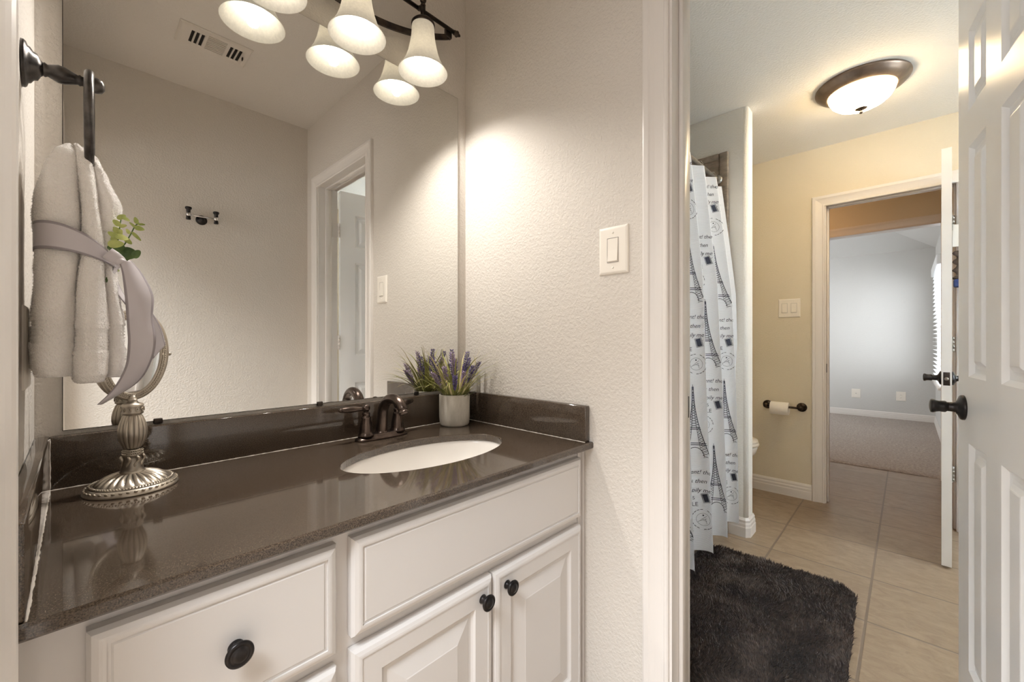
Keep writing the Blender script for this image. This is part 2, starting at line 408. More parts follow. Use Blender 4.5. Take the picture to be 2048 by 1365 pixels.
# wing wall with a rounded corner
def rounded_rect(x0, x1, y0, y1, r, corners):
    pts = []
    for (cx, cy, a0, key) in ((x0, y0, PI, 'a'), (x1, y0, 1.5*PI, 'b'), (x1, y1, 0, 'c'), (x0, y1, PI/2, 'd')):
        if key in corners:
            ox = cx + (r if key in 'ad' else -r); oy = cy + (r if key in 'ab' else -r)
            for k in range(7):
                a = a0+PI/2*k/6; pts.append((ox+r*math.cos(a), oy+r*math.sin(a)))
        else: pts.append((cx, cy))
    return pts
b = MB(); pr_ = rounded_rect(2.59, 2.71, 0.648, 1.56, 0.022, 'ab'); b.prism(pr_, 0, HB, lambda u, w_, t: (u, w_, t), 0, False)
ww = b.build('wall_wing', 'ceilb')
for p in ww.data.polygons:
    if len(p.vertices) == 4 and p.area < 0.05: p.use_smooth = True
struct(ww, 'pale wing wall end beside the shower curtain, with rounded corners')

# tub surround tile
b = MB(); b.box(2.572, 2.59, 0.765, 1.56, 0.0, 2.165, 0, 0.007, 2)
b.box(XR2, 2.572, 1.542, 1.56, 0.40, 2.165); b.box(XR2, XR2+.018, 0.80, 1.542, 0.40, 2.165)
struct(b.build('wall_tile', 'stile'), 'brown tile surround above the tub, edge showing beside the curtain', 'tile wall')
b = MB(); b.box(2.566, 2.592, 0.742, 0.792, 0.0, 2.19, 0, 0.008, 3); b.box(2.566, 2.592, 0.792, 1.56, 2.15, 2.19, 0, 0.008, 3)
struct(b.build('trim_7', 'stile'), 'lighter bullnose tile strip framing the shower tiles', 'trim')

# hall and bedroom shell
b = MB(); b.box(XH, XH2, -1.3, -0.195-JT, 0, 2.43); b.box(XH, XH2, -0.195-JT, 0.80+JT, 2.035+JT, 2.43); b.box(XH, XH2, 0.80+JT, 2.4, 0, 2.43)
struct(b.build('wall_hall', 'bwall'), 'orange-lit hall wall above the bedroom opening')
b = MB(); b.box(XF2, XH, 1.9, 2.0, 0, 2.43); b.box(XF2, XH, -1.4, -1.3, 0, 2.43); b.box(XF2-0.005, XF2, 1.62, 2.0, 0, 2.43)
struct(b.build('wall_hall_ends', 'bwall'), 'end walls of the hall, outside the picture')
struct(MB().box(XF2, XH2, -1.4, 2.4, 2.43, 2.53).build('ceiling_hall', 'ceilb'), 'hall ceiling, hidden above the far doorway', 'ceiling')
BW0, BW1, BZ0, BZ1 = 6.15, 7.45, 0.62, 1.93
b = MB(); b.box(XH2, BW0, YBED-0.12, YBED, 0, 3.1); b.box(BW1, XBED, YBED-0.12, YBED, 0, 3.1); b.box(BW0, BW1, YBED-0.12, YBED, 0, BZ0); b.box(BW0, BW1, YBED-0.12, YBED, BZ1, 3.1)
struct(b.build('wall_bedroom_side', 'bed'), 'grey bedroom side wall with the bright window')
struct(MB().box(XBED, XBED+0.1, YBED-0.12, 3.6, 0, 3.1).build('wall_bedroom_end', 'bed'), 'pale blue-grey bedroom end wall with two outlets')
b = MB(); b.box(XH2, XBED, 3.5, 3.6, 0, 3.1); b.box(XH2, XH2+.02, 0.80, 3.5, 0, 3.1); b.box(XH2, XH2+.02, -.27, 0.80, 2.44, 3.1)
struct(b.build('wall_bedroom_rear', 'bed'), 'bedroom walls outside the picture')
# vaulted ceiling: hip rising from the far corner
z0 = 2.33
b = MB(); rise = 0.62
c0 = (XBED+.02, YBED-.02, z0); c1 = (XBED+.02, 3.6, z0); h0 = (XBED-1.2, YBED+1.2, z0+rise); h1 = (XBED-1.2, 3.6, z0+rise); d0 = (XH2-.05, YBED-.02, z0); d1 = (XH2-.05, YBED+1.2, z0+rise); e1 = (XH2-.05, 3.6, z0+rise)
vs = [c0, c1, h0, h1, d0, d1, e1]
vs2 = [(x, y, z+.06) for x, y, z in vs]
fs = [(0, 2, 3, 1), (0, 4, 5, 2), (2, 5, 6, 3)]
b.add(vs+vs2, fs+[tuple(i+7 for i in f) for f in fs])
struct(b.build('ceiling_bedroom', 'bed', fix=False), 'sloping grey bedroom ceiling beyond the hall', 'ceiling')

# ------------------------------------------------------------------ trim
CAS = [(0, 0), (0, .009), (.003, .0115), (.009, .0115), (.012, .009), (.018, .0095), (.034, .0125), (.044, .0155), (.049, .018), (.060, .0185), (.064, .017), (.066, .013), (.066, 0)]
def casing(name, u0, u1, top, P, label, z0_=0.0, scale=1.0, sides='LTR'):
    """P(u, z, depth); miters a profile round an opening u0..u1, height top"""
    b = MB(); pr_ = [(u*scale, d) for u, d in CAS]
    n = len(pr_); loops = []
    if 'L' in sides: loops.append([P(u0-u, z0_, d) for u, d in pr_])
    loops.append([P(u0-u, top+u, d) for u, d in pr_]); loops.append([P(u1+u, top+u, d) for u, d in pr_])
    if 'R' in sides: loops.append([P(u1+u, z0_, d) for u, d in pr_])
    vs = [v for L in loops for v in L]
    fs = [(i*n+k, i*n+k+1, (i+1)*n+k+1, (i+1)*n+k) for i in range(len(loops)-1) for k in range(n-1)]
    fs += [tuple(range(n)), tuple((len(loops)-1)*n+k for k in range(n))]
    b.add(vs, fs)
    return struct(b.build(name, 'trim'), label, 'door trim')
casing('trim_1', J0-.006, J1+.006, DT-.006, lambda u, z, d: (XR-d, u, z), 'white moulded casing round the near doorway, right of the light switch')
casing('trim_2', J0-.006, J1+.006, DT-.006, lambda u, z, d: (XR2+d, u, z), 'white casing on the bathroom side of the near doorway')
casing('trim_3', F0-.006, F1+.006, FT-.006, lambda u, z, d: (XF-d, u, z), 'white casing round the far doorway beside the paper holder', scale=1.08)
casing('trim_4', -0.19, 0.80, 2.03, lambda u, z, d: (XH-d, u, z), 'orange-lit casing head over the bedroom opening', scale=1.12)
casing('trim_5', -0.306, 0.551, DT-.006, lambda u, z, d: (XL+d, u, z), 'blurred white casing at the extreme left edge')
def jamb(name, x0, x1, u0, u1, top, stop0, stop1, label, sides=(1, 1)):
    b = MB(); t = 0.018
    b.box(x0, x1, u1, u1+t, 0, top+t); b.box(x0, x1, u0-t, u0, 0, top+t); b.box(x0, x1, u0, u1, top, top+t)
    b.box(stop0, stop1, u1-.011, u1, 0, top, 0, .0015, 1); b.box(stop0, stop1, u0, u0+.011, 0, top, 0, .0015, 1); b.box(stop0, stop1, u0+.011, u1-.011, top-.011, top, 0, .0015, 1)
    return struct(b.build(name, 'trim'), label, 'door jamb')
JW = 0.003
def jamb_wrap(*a): return jamb(*a)
jo = jamb_wrap('trim_6', XR-.001, XR2+.012, J0, J1, DT, XR+.040, XR+.076, 'white door jamb with stop in the near doorway')
MB().box(XR2-.032, XR2+.004, J1-.0015, J1+.001, .895, .952, 0, .0006, 1).build('strike_plate', 'iron', jo)
jf = jamb_wrap('trim_8', XF-.001, XF2+.001, F0, F1, FT, XF+.042, XF+.078, 'white jamb of the far doorway')
b = MB(); b.box(XF+.010, XF+.036, F1-.0015, F1+.001, .885, .945, 0, .0006, 1); b.build('strike_plate', 'iron', jf)
b = MB(); b.box(XH-.001, XH2+.001, -.213, -.195, 0, 2.05); b.box(XH-.001, XH2+.001, .8, .818, 0, 2.05); b.box(XH-.001, XH2+.001, -.195, .8, 2.035, 2.053)
struct(b.build('trim_9', 'trim'), 'white lining of the bedroom opening beyond the hall', 'door jamb')
b = MB(); t = .018
b.box(XL-.12, XL+.001, .545, .545+t, 0, 2.05); b.box(XL-.12, XL+.001, -.318, -.30, 0, 2.05); b.box(XL-.12, XL+.001, -.3, .545, 2.05, 2.068)
struct(b.build('trim_10', 'trim'), 'white jamb at the far left edge beside the viewer', 'door jamb')

BASE = [(0, 0), (.015, 0), (.0145, .006), (.0145, .052), (.012, .058), (.0125, .072), (.009, .080), (.0095, .092), (.005, .100), (.003, .104), (0, .105)]
def base(name, pts, label):
    """baseboard along a polyline of (x, y) with the room on the right-hand side of travel"""
    b = MB(); n = len(BASE); loops = []
    for i, p in enumerate(pts):
        p = Vector(p); dirs = []
        if i > 0: dirs.append((p-Vector(pts[i-1])).normalized())
        if i < len(pts)-1: dirs.append((Vector(pts[i+1])-p).normalized())
        nn = [Vector((d.y, -d.x)) for d in dirs]; m_ = sum(nn, Vector((0, 0))).normalized(); k = 1/max(.4, m_.dot(nn[0]))
        loops.append([(p.x+m_.x*k*u, p.y+m_.y*k*u, z) for u, z in BASE])
    vs = [v for L in loops for v in L]
    b.add(vs, [(i*n+k, i*n+(k+1) % n, (i+1)*n+(k+1) % n, (i+1)*n+k) for i in range(len(loops)-1) for k in range(n)]+[tuple(range(n)), tuple((len(loops)-1)*n+k for k in range(n))])
    return struct(b.build(name, 'trim'), label, 'baseboard')
base('baseboard_far', [(XF, F1+.006+.0715), (XF, 1.56)][::-1], 'white baseboard under the paper holder on the far bathroom wall')
base('baseboard_wing', [(2.59, .742), (2.59, .660), (2.602, .648), (2.698, .648), (2.71, .660), (2.71, 1.5)], 'white baseboard wrapping the foot of the wing wall')
base('baseboard_bedroom_end', [(XBED, YBED), (XBED, 3.5)][::-1], 'white baseboard along the bedroom end wall')
base('baseboard_bedroom_side', [(XH2+.05, YBED), (XBED, YBED)][::-1], 'white baseboard under the bedroom window')
base('baseboard_far_right', [(XF, -1.7), (XF, F0-.006-.0715)][::-1], 'white baseboard behind the open far door')

# ------------------------------------------------------------------ doors
def slab(L, H, T, sl, mull, wpan, zs):
    """six-panel slab in local coords: x 0..L, y 0..T, z 0..H"""
    b = MB(); xs = [0, sl, sl+wpan, sl+wpan+mull, sl+2*wpan+mull, L]; zz = [0]+zs+[H]
    prof = [(0, 0), (.004, .0035), (.011, .0095), (.022, .0105), (.030, .0085), (.040, .002), (.043, .0012)]
    for side in (0, 1):
        P = (lambda u, w_, d: (u, d, w_)) if side == 0 else (lambda u, w_, d: (u, T-d, w_))
        for i in range(5):
            for j in range(len(zz)-1):
                if i in (1, 3) and j % 2 == 1: b.rings(xs[i], xs[i+1], zz[j], zz[j+1], prof, P)
                else: b.rings(xs[i], xs[i+1], zz[j], zz[j+1], [(0, 0)], P)
    b.add([(0, 0, 0), (0, T, 0), (0, T, H), (0, 0, H), (L, 0, 0), (L, T, 0), (L, T, H), (L, 0, H)], [(0, 1, 2, 3), (4, 5, 6, 7), (0, 1, 5, 4), (3, 2, 6, 7)])
    return b
def place(o, mx): o.matrix_world = mx; return o
def knob_parts(root, mx, x, z, T, sides=(0, 1), tulip=True):
    for side in sides:
        sgn = -1 if side == 0 else 1; y0 = 0 if side == 0 else T
        rot = mx @ Matrix.Translation((x, y0, z)) @ Matrix.Rotation(PI/2 if sgn < 0 else -PI/2, 4, 'X')
        b = MB(); b.lathe([(.0001, 0), (.0335, 0), (.0335, .004), (.032, .007), (.020, .012), (.014, .016), (.0125, .028), (.0125, .032)], n=32, mx=rot)
        k = b.build('rosette', 'black', root, fix=True)
        b = MB(); b.lathe([(.0120, .030), (.0125, .032), (.0160, .036), (.0155, .042), (.0150, .048), (.0165, .054), (.0185, .058), (.0190, .061), (.018, .064), (.011, .066), (.0001, .0664)], n=32, mx=rot)
        b.build('knob', 'black', root)
def hinge(root, mx, z, mat):
    b = MB()
    for k in range(3): b.lathe([(.006, z-.044+k*.030), (.006, z-.044+k*.030+.028)], n=14, mx=mx)
    b.box(.002, .038, -.0015, .0008, z-.044, z+.044, mx=mx); 
    b.build('hinge', mat, root)
# near door: hinge pin at the bathroom side of the jamb, free edge towards the bathroom
hp = Vector((XR2+.026, -.177)); fe = Vector((1.702, -.1035)); dv = (fe-hp); DL = dv.length
ang = math.atan2(dv.y, dv.x)
mxd = Matrix.Translation((hp.x, hp.y, 0.012)) @ Matrix.Rotation(ang, 4, 'Z') @ Matrix.Translation((0, -.035, 0))
d1 = thing('door_1', (hp.x, hp.y, 0), 'open white six-panel door at the right edge of the picture', 'door', None, 'structure')
Zp = [.225, .82, .994, 1.595, 1.690, 1.900]
sb = slab(DL, 2.042, .035, .092, .098, (DL-.282)/2, Zp); sb.v = [tuple(mxd @ Vector(v)) for v in sb.v]
sb.build('slab', 'doorp', d1)
knob_parts(d1, mxd, DL-.050, .908, .035)
mh = Matrix.Translation((hp.x-.004, hp.y+.006, 0)) @ Matrix.Rotation(ang+PI, 4, 'Z')
for z in (.30, 1.09, 1.80):
    b = MB()
    for k in range(4): b.lathe([(.0055, z-.044+k*.0225), (.0055, z-.044+k*.0225+.021)], n=14, c=(hp.x-.010, hp.y+.003, 0))
    b.box(hp.x-.048, hp.x-.010, J0-.0005, J0+.002, z-.044, z+.044); b.box(hp.x-.010, hp.x-.0005, hp.y-.004, hp.y-.001, z-.044, z+.044)
    b.build('hinge', 'trim', d1)
b = MB(); b.box(DL-.0005, DL+.0015, .005, .030, .865, .925, mx=mxd); b.build('latch_plate', 'iron', d1)
# far door, seen edge on
hp2 = Vector((XF-.008, F0+.036)); fe2 = Vector((2.894, -.1365)); dv2 = fe2-hp2; DL2 = dv2.length; ang2 = math.atan2(dv2.y, dv2.x)
mx2 = Matrix.Translation((hp2.x, hp2.y, .012)) @ Matrix.Rotation(ang2, 4, 'Z') @ Matrix.Translation((0, -.0175, 0))
d2 = thing('door_2', (hp2.x, hp2.y, 0), 'open white door seen edge on in the far doorway', 'door', None, 'structure')
sb = slab(DL2, 2.02, .035, .105, .095, (DL2-.305)/2, Zp); sb.v = [tuple(mx2 @ Vector(v)) for v in sb.v]; sb.build('slab', 'doorp', d2)
knob_parts(d2, mx2, DL2-.062, .905, .035)
b = MB(); b.box(DL2-.0003, DL2+.0018, .006, .029, .873, .937, 0, .0005, 1, mx=mx2); lp = b.build('latch_plate', 'iron', d2)
b = MB(); b.lathe([(.0001, .006), (.006, .005), (.008, 0)], n=16, mx=mx2 @ Matrix.Translation((DL2+.0016, .0175, .905)) @ Matrix.Rotation(PI/2, 4, 'Y')); b.build('latch_bolt', 'nickel', lp)
for z in (.33, 1.08, 1.78):
    b = MB()
    for k in range(4): b.lathe([(.0065, z-.044+k*.0225), (.0065, z-.044+k*.0225+.021)], n=14, c=(hp2.x+.002, hp2.y-.022, 0))
    b.box(hp2.x+.006, XF+.05, F0-.0004, F0+.002, z-.044, z+.044); b.box(hp2.x-.03, hp2.x+.002, hp2.y-.0185, hp2.y-.0165, z-.044, z+.044)
    b.build('hinge', 'nickel', d2)

# ------------------------------------------------------------------ wall mirror
mz0, mz1, mx0, mx1 = .921, 2.006, -.0205, .981
wm = thing('vanity_mirror', (.48, YM, mz0), 'large frameless wall mirror above the dark counter', 'mirror')
b = MB(); b.rings(mx0, mx1, mz0, mz1, [(0, .0), (0, .0045), (.0012, .0055)], lambda u, w_, d: (u, YM-.0005-d, w_), 1, fill=False)
b.rings(mx0+.0012, mx1-.0012, mz0+.0012, mz1-.0012, [(0, .0055)], lambda u, w_, d: (u, YM-.0005-d, w_), 0)
b.build('glass', ['mirror', 'iron'], wm)
for x in (.125, .478, .80):
    MB().box(x-.008, x+.008, YM-.010, YM-.0008, mz0-.006, mz0+.006, 0, .002, 2).build('clip', 'iron', wm)

# ------------------------------------------------------------------ vanity
YC = .652                    # counter front edge
ct = thing('countertop', (.48, .93, CT-.019), 'dark brown speckled quartz vanity counter with backsplash on three sides', 'counter')
scx, scy, sa, sb_ = .647, .917, .235, .131
b = MB(); N = 96; T = .019; cx0, cx1, cy0, cy1 = XL+.001, XR+.010, YC, YM-.0005
def edge_pt(a):
    dx, dy = math.cos(a)*sa, math.sin(a)*sb_
    ts = []
    if dx > 1e-9: ts.append((cx1-scx)/dx)
    if dx < -1e-9: ts.append((cx0-scx)/dx)
    if dy > 1e-9: ts.append((cy1-scy)/dy)
    if dy < -1e-9: ts.append((cy0-scy)/dy)
    t = min(ts); return (scx+dx*t, scy+dy*t)
angs = [2*PI*k/N for k in range(N)]
for cx_, cy_ in ((cx0, cy0), (cx1, cy0), (cx1, cy1), (cx0, cy1)): angs.append(math.atan2((cy_-scy)/sb_, (cx_-scx)/sa) % (2*PI))
angs = sorted(set(round(a, 7) for a in angs)); N = len(angs)
cx1b = XR-.0005
def cl(p): return (min(p[0], cx1b) if p[1] > YC+.02 else p[0], p[1])
re = .0035
top_in = [(scx+sa*math.cos(a), scy+sb_*math.sin(a)) for a in angs]
out_ = [cl(edge_pt(a)) for a in angs]
def inset(p):
    x, y = p; return (x, max(y, cy0+re))
loops = [[(x, y, CT-T) for x, y in top_in], [(x, y, CT-.002) for x, y in top_in],
         [(scx+(sa+.002)*math.cos(a), scy+(sb_+.002)*math.sin(a), CT) for a in angs],
         [(*inset(p), CT) for p in out_], [(p[0], p[1] if p[1] > cy0+.001 else cy0, CT-re) for p in out_],
         [(p[0], p[1], CT-T+re) for p in out_], [(*inset(p), CT-T) for p in out_]]
vs = [v for L in loops for v in L]; nl = len(loops)
fs = [(i*N+k, i*N+(k+1) % N, ((i+1) % nl)*N+(k+1) % N, ((i+1) % nl)*N+k) for i in range(nl) for k in range(N)]
b.add(vs, fs); b.build('slab', 'quartz', ct)
BT = .9135
MB().box(XL+.02, XR-.0005, YM-.020, YM-.0005, CT, BT, 0, .003, 2).build('backsplash', 'quartz', ct)
MB().box(XR-.021, XR-.0005, YC+.012, YM-.020, CT, BT, 0, .003, 2).build('backsplash', 'quartz', ct)
MB().box(XL+.0005, XL+.020, YC+.004, YM-.0005, CT, BT, 0, .003, 2).build('backsplash', 'quartz', ct)
b = MB()
def caulk(pts, r):
    P_ = []
    for i in range(len(pts)-1):
        a_, c_ = Vector(pts[i]), Vector(pts[i+1]); n = max(2, int((c_-a_).length/.006))
        for k in range(n): P_.append(a_.lerp(c_, k/n)+Vector((R.uniform(-1, 1), R.uniform(-1, 1), 0))*.0003)
    P_.append(Vector(pts[-1])); b.tube(P_, [r*R.uniform(.6, 1.4) for _ in P_], 6)
caulk([(XL+.0205, YC+.006, CT), (XL+.0205, YM-.0205, CT)], .0017)
caulk([(XL+.0205, YM-.0205, CT), (XL+.0205, YM-.0205, BT-.003)], .0012)
caulk([(XL+.0205, YM-.0205, CT), (XR-.021, YM-.0205, CT)], .0010)
caulk([(XR-.0215, YM-.0205, CT), (XR-.0215, YC+.014, CT)], .0012)
caulk([(XL+.006, YC+.001, CT-.018), (XL+.008, YC+.001, CT+.002)], .005)
b.build('caulk_line', 'caulk', ct)

sk = thing('sink', (scx, scy, CT-.02), 'white oval undermount basin set in the brown counter', 'sink')
b = MB(); prof = [(1.10, -.0192), (1.03, -.0195), (1.015, -.021), (1.0, -.030), (.97, -.06), (.90, -.10), (.75, -.130), (.50, -.146), (.20, -.152), (.10, -.154)]
n = 72; vs = []
for rr, z in prof:
    for k in range(n): a = 2*PI*k/n; vs.append((scx+sa*rr*math.cos(a), scy+sb_*rr*math.sin(a)-.006*(1-rr), CT+z))
fs = [(i*n+k, i*n+(k+1) % n, (i+1)*n+(k+1) % n, (i+1)*n+k) for i in range(len(prof)-1) for k in range(n)]
b.add(vs, fs, 0, True); b.build('basin', 'porc', sk, fix=False)
MB().lathe([(.024, -.1545), (.024, -.1515), (.019, -.1505), (.016, -.152), (.0001, -.1515)], (scx, scy-.006, CT), 28).build('drain', 'iron', sk)

# cabinet
YF = .687; YD = .664
vc = thing('vanity_cabinet', (.48, .93, 0), 'white vanity cabinet with drawers and raised-panel doors under the counter', 'cabinet')
b = MB()
zt = CT-.0195
for x0, x1, z0_, z1_ in ((XL+.002, .014, .10, zt), (.284, .324, .10, zt), (.630, .650, .13, .572), (.978, XR-.002, .10, zt), (.014, .284, .765, zt), (.324, .978, .762, zt), (.324, .978, .572, .608), (.014, .284, .566, .598), (.014, .284, .345, .385), (.014, .978, .10, .13)):
    b.box(x0, x1, YF, YF+.02, z0_, z1_)
b.box(XL+.002, XL+.016, YF+.02, YM-.002, .10, zt); b.box(XR-.016, XR-.002, YF+.02, YM-.002, .10, zt); b.box(XL+.002, XR-.002, YF+.02, YM-.002, .10, .116)
b.box(XL+.002, XR-.002, YF+.07, YF+.085, 0.0, .10)
b.box(.99, .997, YF-.004, YF, .10, zt); b.box(XR-.012, XR-.002, YF-.006, YF, .10, zt)
b.build('body', 'cab', vc)
def front(x0, x1, z0_, z1_, kind, name):
    b = MB(); P = lambda u, w_, d: (u, YD+d, w_); th = YF-YD-.0008
    if kind == 'slab': st = [(0, th), (0, .009), (.004, .003), (.010, .0005), (.013, .0), (.0165, .0), (.0165, .003), (.020, .003), (.0225, .0012)]
    else: st = [(0, th), (0, .009), (.004, .003), (.010, .0005), (.013, .0), (.016, 0), (.016, .0015), (.052, .0015), (.056, .006), (.060, .0085), (.066, .0085), (.068, .0075), (.100, .001), (.102, .0002)]
    b.rings(x0, x1, z0_, z1_, st, P); b.rings(x0, x1, z0_, z1_, [(0, th)], P)
    return b.build(name, 'cab', vc)
def cknob(par, x, z):
    b = MB(); b.lathe([(.0001, 0), (.010, 0), (.0085, .004), (.0065, .009), (.0075, .013), (.0155, .016), (.0172, .019), (.0168, .0215), (.0135, .0232), (.0125, .0222), (.0105, .0222), (.0095, .0240), (.0045, .0252), (.0001, .0254)], n=36, mx=Matrix.Translation((x, YD+.001, z)) @ Matrix.Rotation(PI/2, 4, 'X'))
    b.build('knob', 'black', par)
dr = front(.007, .291, .592, .770, 'slab', 'drawer'); cknob(dr, .150, .681)
dr = front(.007, .291, .372, .571, 'slab', 'drawer'); cknob(dr, .150, .47)
dr = front(.007, .291, .125, .352, 'slab', 'drawer'); cknob(dr, .150, .24)
front(.316, .984, .603, .770, 'slab', 'false_front')
dr = front(.316, .6375, .120, .580, 'door', 'cabinet_door'); cknob(dr, .606, .541)
dr = front(.6425, .984, .120, .580, 'door', 'cabinet_door'); cknob(dr, .681, .541)

# ------------------------------------------------------------------ faucet
fa = thing('faucet', (.634, 1.142, CT), 'oil-rubbed bronze two-handle faucet behind the oval sink', 'faucet')
fx, fy = .634, 1.145
def oval_loft(b, levels, n=48, mat=0):
    vs = []
    for (ax, ay, z, p) in levels:
        for k in range(n):
            a = 2*PI*k/n; c_, s_ = math.cos(a), math.sin(a)
            vs.append((fx+ax*math.copysign(abs(c_)**(2/p), c_), fy+ay*math.copysign(abs(s_)**(2/p), s_), CT+z))
    fs = [(i*n+k, i*n+(k+1) % n, (i+1)*n+(k+1) % n, (i+1)*n+k) for i in range(len(levels)-1) for k in range(n)]
    fs += [tuple(range(n))[::-1], tuple((len(levels)-1)*n+k for k in range(n))]
    b.add(vs, fs, mat, True)
b = MB(); oval_loft(b, [(.082, .027, 0, 3.2), (.082, .027, .004, 3.2), (.080, .025, .007, 3.2), (.074, .021, .009, 3.2), (.072, .0195, .013, 3.2), (.069, .018, .0155, 3.2), (.05, .012, .017, 3)])
b.build('base', 'bronze', fa)
b = MB(); pts = []; rad = []
for k in range(25):
    u = k/24
    if u < .35: q = u/.35; pts.append((fx, fy+.004-.006*q, CT+.014+.056*q)); rad.append(.0185-.0035*q**.7)
    else:
        a = (u-.35)/.65*PI*.88; Rr = .056
        pts.append((fx+.002*a, fy-.002-Rr+Rr*math.cos(a), CT+.070+Rr*.92*math.sin(a))); rad.append(.0158-.0006*a)
b.tube(pts, rad, 20); b.lathe([(.021, .0), (.020, .005), (.0165, .009), (.016, .012)], (fx, fy+.004, CT+.013), 28); sp = b.build('spout', 'bronze', fa)
tip = Vector(pts[-1]); dr_ = (Vector(pts[-1])-Vector(pts[-2])).normalized()
b = MB(); m_ = Matrix.Translation(tip) @ dr_.to_track_quat('Z', 'Y').to_matrix().to_4x4(); b.lathe([(.0001, -.002), (.0142, -.002), (.0142, .006), (.0120, .008), (.0001, .0075)], n=24, mx=m_); b.build('aerator', 'bronze', sp)
for sg in (-1, 1):
    hx = fx+sg*.051
    b = MB(); b.lathe([(.0001, .012), (.0235, .012), (.023, .017), (.0195, .021), (.0185, .026), (.0165, .045), (.0130, .062), (.0135, .065), (.0130, .068), (.0105, .070), (.0095, .074), (.0115, .077), (.0100, .081), (.0085, .083)], (hx, fy, CT), 30); hb = b.build('handle_body', 'bronze', fa)
    b = MB(); zc = CT+.094; b.sphere((hx, fy, zc), .0115, 18); b.lathe([(.0085, -.012), (.007, -.009)], (hx, fy, zc), 20)
    dx, dy = (-1, .04) if sg < 0 else (.93, .36)
    P_ = []; rr = []
    for k in range(10):
        q = k/9; P_.append((hx+dx*(.008+.066*q), fy+dy*(.008+.066*q), zc-.001+.002*q)); rr.append([.0055, .0058, .0065, .0078, .0088, .0092, .009, .0085, .0078, .006][k])
    b.tube(P_, rr, 16); b.sphere(P_[-1], .0065, 12); b.build('lever', 'bronze', hb)
b = MB(); b.tube([(fx+.004, fy+.020, CT+.01), (fx+.004, fy+.020, CT+.062)], .0028, 8); b.sphere((fx+.004, fy+.020, CT+.066), .006, 12); b.build('pop_up_rod', 'bronze', fa)

# ------------------------------------------------------------------ pot with lavender
px_, py_ = .902, 1.135
pt = thing('potted_lavender', (px_, py_, CT), 'small grey concrete pot of artificial lavender in the counter corner', 'plant')
b = MB(); b.lathe([(.0001, 0), (.042, 0), (.047, .002), (.0505, .008), (.0525, .03), (.0525, .104), (.0515, .107), (.0485, .107), (.0475, .104), (.047, .092)], (px_, py_, CT), 48, cap=False); b.build('pot', 'pot', pt)
b = MB(); b.lathe([(.0475, .092), (.03, .098), (.0001, .100)], (px_, py_, CT), 32); b.build('moss', 'moss', pt)
def clampv(v):
    return Vector((min(v.x, XR-.026 if v.z < BT+.01 else XR-.006), min(v.y, YM-.026 if v.z < BT+.01 else YM-.010), v.z))
def blade(base_, az, length, bend, wd, mat, name='leaf', tiltup=1.3, droop=0.0):
    b = MB(); n = 12; p = Vector(base_); el = tiltup; vs = []; side = Vector((-math.sin(az), math.cos(az), 0))
    for k in range(n+1):
        u = k/n; w_ = wd*(math.sin(PI*min(1, .15+u*.85))**.6 if u < .98 else .05)*(1-.55*u)
        c_ = clampv(p); fold = Vector((0, 0, -w_*.35))
        vs += [c_-side*w_, c_+fold, c_+side*w_]
        d = Vector((math.cos(az)*math.cos(el), math.sin(az)*math.cos(el), math.sin(el))); p = p+d*length/n; el -= bend/n*(0.35+1.3*u)
    fs = [(k*3+j, k*3+j+1, k*3+j+4, k*3+j+3) for k in range(n) for j in (0, 1)]
    b.add(vs, fs, 0, True); return b.build(name, mat, pt, fix=False)
ztop = CT+.098
for k in range(64):
    az = R.uniform(0, 2*PI); rr = R.uniform(.005, .038); L = R.uniform(.12, .20) if k % 3 else R.uniform(.18, .235)
    t_ = R.uniform(.75, 1.48); bd = R.uniform(.2, 2.0)
    blade((px_+rr*math.cos(az), py_+rr*math.sin(az), ztop), az+R.uniform(-.4, .4), L, bd, R.uniform(.0026, .0048), 'grassy' if k % 4 == 0 else 'grass', 'grass_blade', t_)
for k in range(20):
    az = 2*PI*k/20+R.uniform(-.12, .12)
    blade((px_+.03*math.cos(az), py_+.03*math.sin(az), ztop), az, R.uniform(.13, .19), R.uniform(.5, 1.5), R.uniform(.003, .0042), 'grassy' if k % 3 == 0 else 'grass', 'grass_blade', R.uniform(.7, 1.1))
for k in range(34):
    az = R.uniform(0, 2*PI); rr = R.uniform(.022, .044)
    blade((px_+rr*math.cos(az), py_+rr*math.sin(az), ztop), az+R.uniform(-.3, .3), R.uniform(.035, .065), R.uniform(.2, .9), R.uniform(.004, .0065), 'sage', 'sage_leaf', R.uniform(.5, 1.2))
def spike(x, y, lean, az, h, mat):
    b = MB(); base_ = Vector((x, y, ztop)); top = clampv(base_+Vector((math.cos(az)*lean, math.sin(az)*lean, h)))
    P_ = [base_.lerp(top, k/6)+Vector((0, 0, 0)) for k in range(7)]; b.tube(P_, .0011, 5, 1)
    for k in range(110):
        u = .38+.62*(k/109); c_ = base_.lerp(top, u); a = k*2.4; rr = .0085*math.sin(PI*min(1, (1.04-u)/.62+.12))**.5+.001
        el = R.uniform(.2, .8); d = Vector((math.cos(a)*math.cos(el), math.sin(a)*math.cos(el), math.sin(el)))
        q = d.to_track_quat('Z', 'Y').to_matrix().to_4x4(); s_ = R.uniform(.0026, .0040)
        m_ = Matrix.Translation(c_+d*rr*.55) @ q
        b.add([(s_*.55, 0, 0), (-s_*.3, s_*.5, 0), (-s_*.3, -s_*.5, 0), (0, 0, s_*2.2), (0, 0, -s_*.7)], [(0, 1, 3), (1, 2, 3), (2, 0, 3), (1, 0, 4), (2, 1, 4), (0, 2, 4)], 0, False, m_)
    return b.build('lavender_spike', [mat, 'sage'], pt, fix=False)
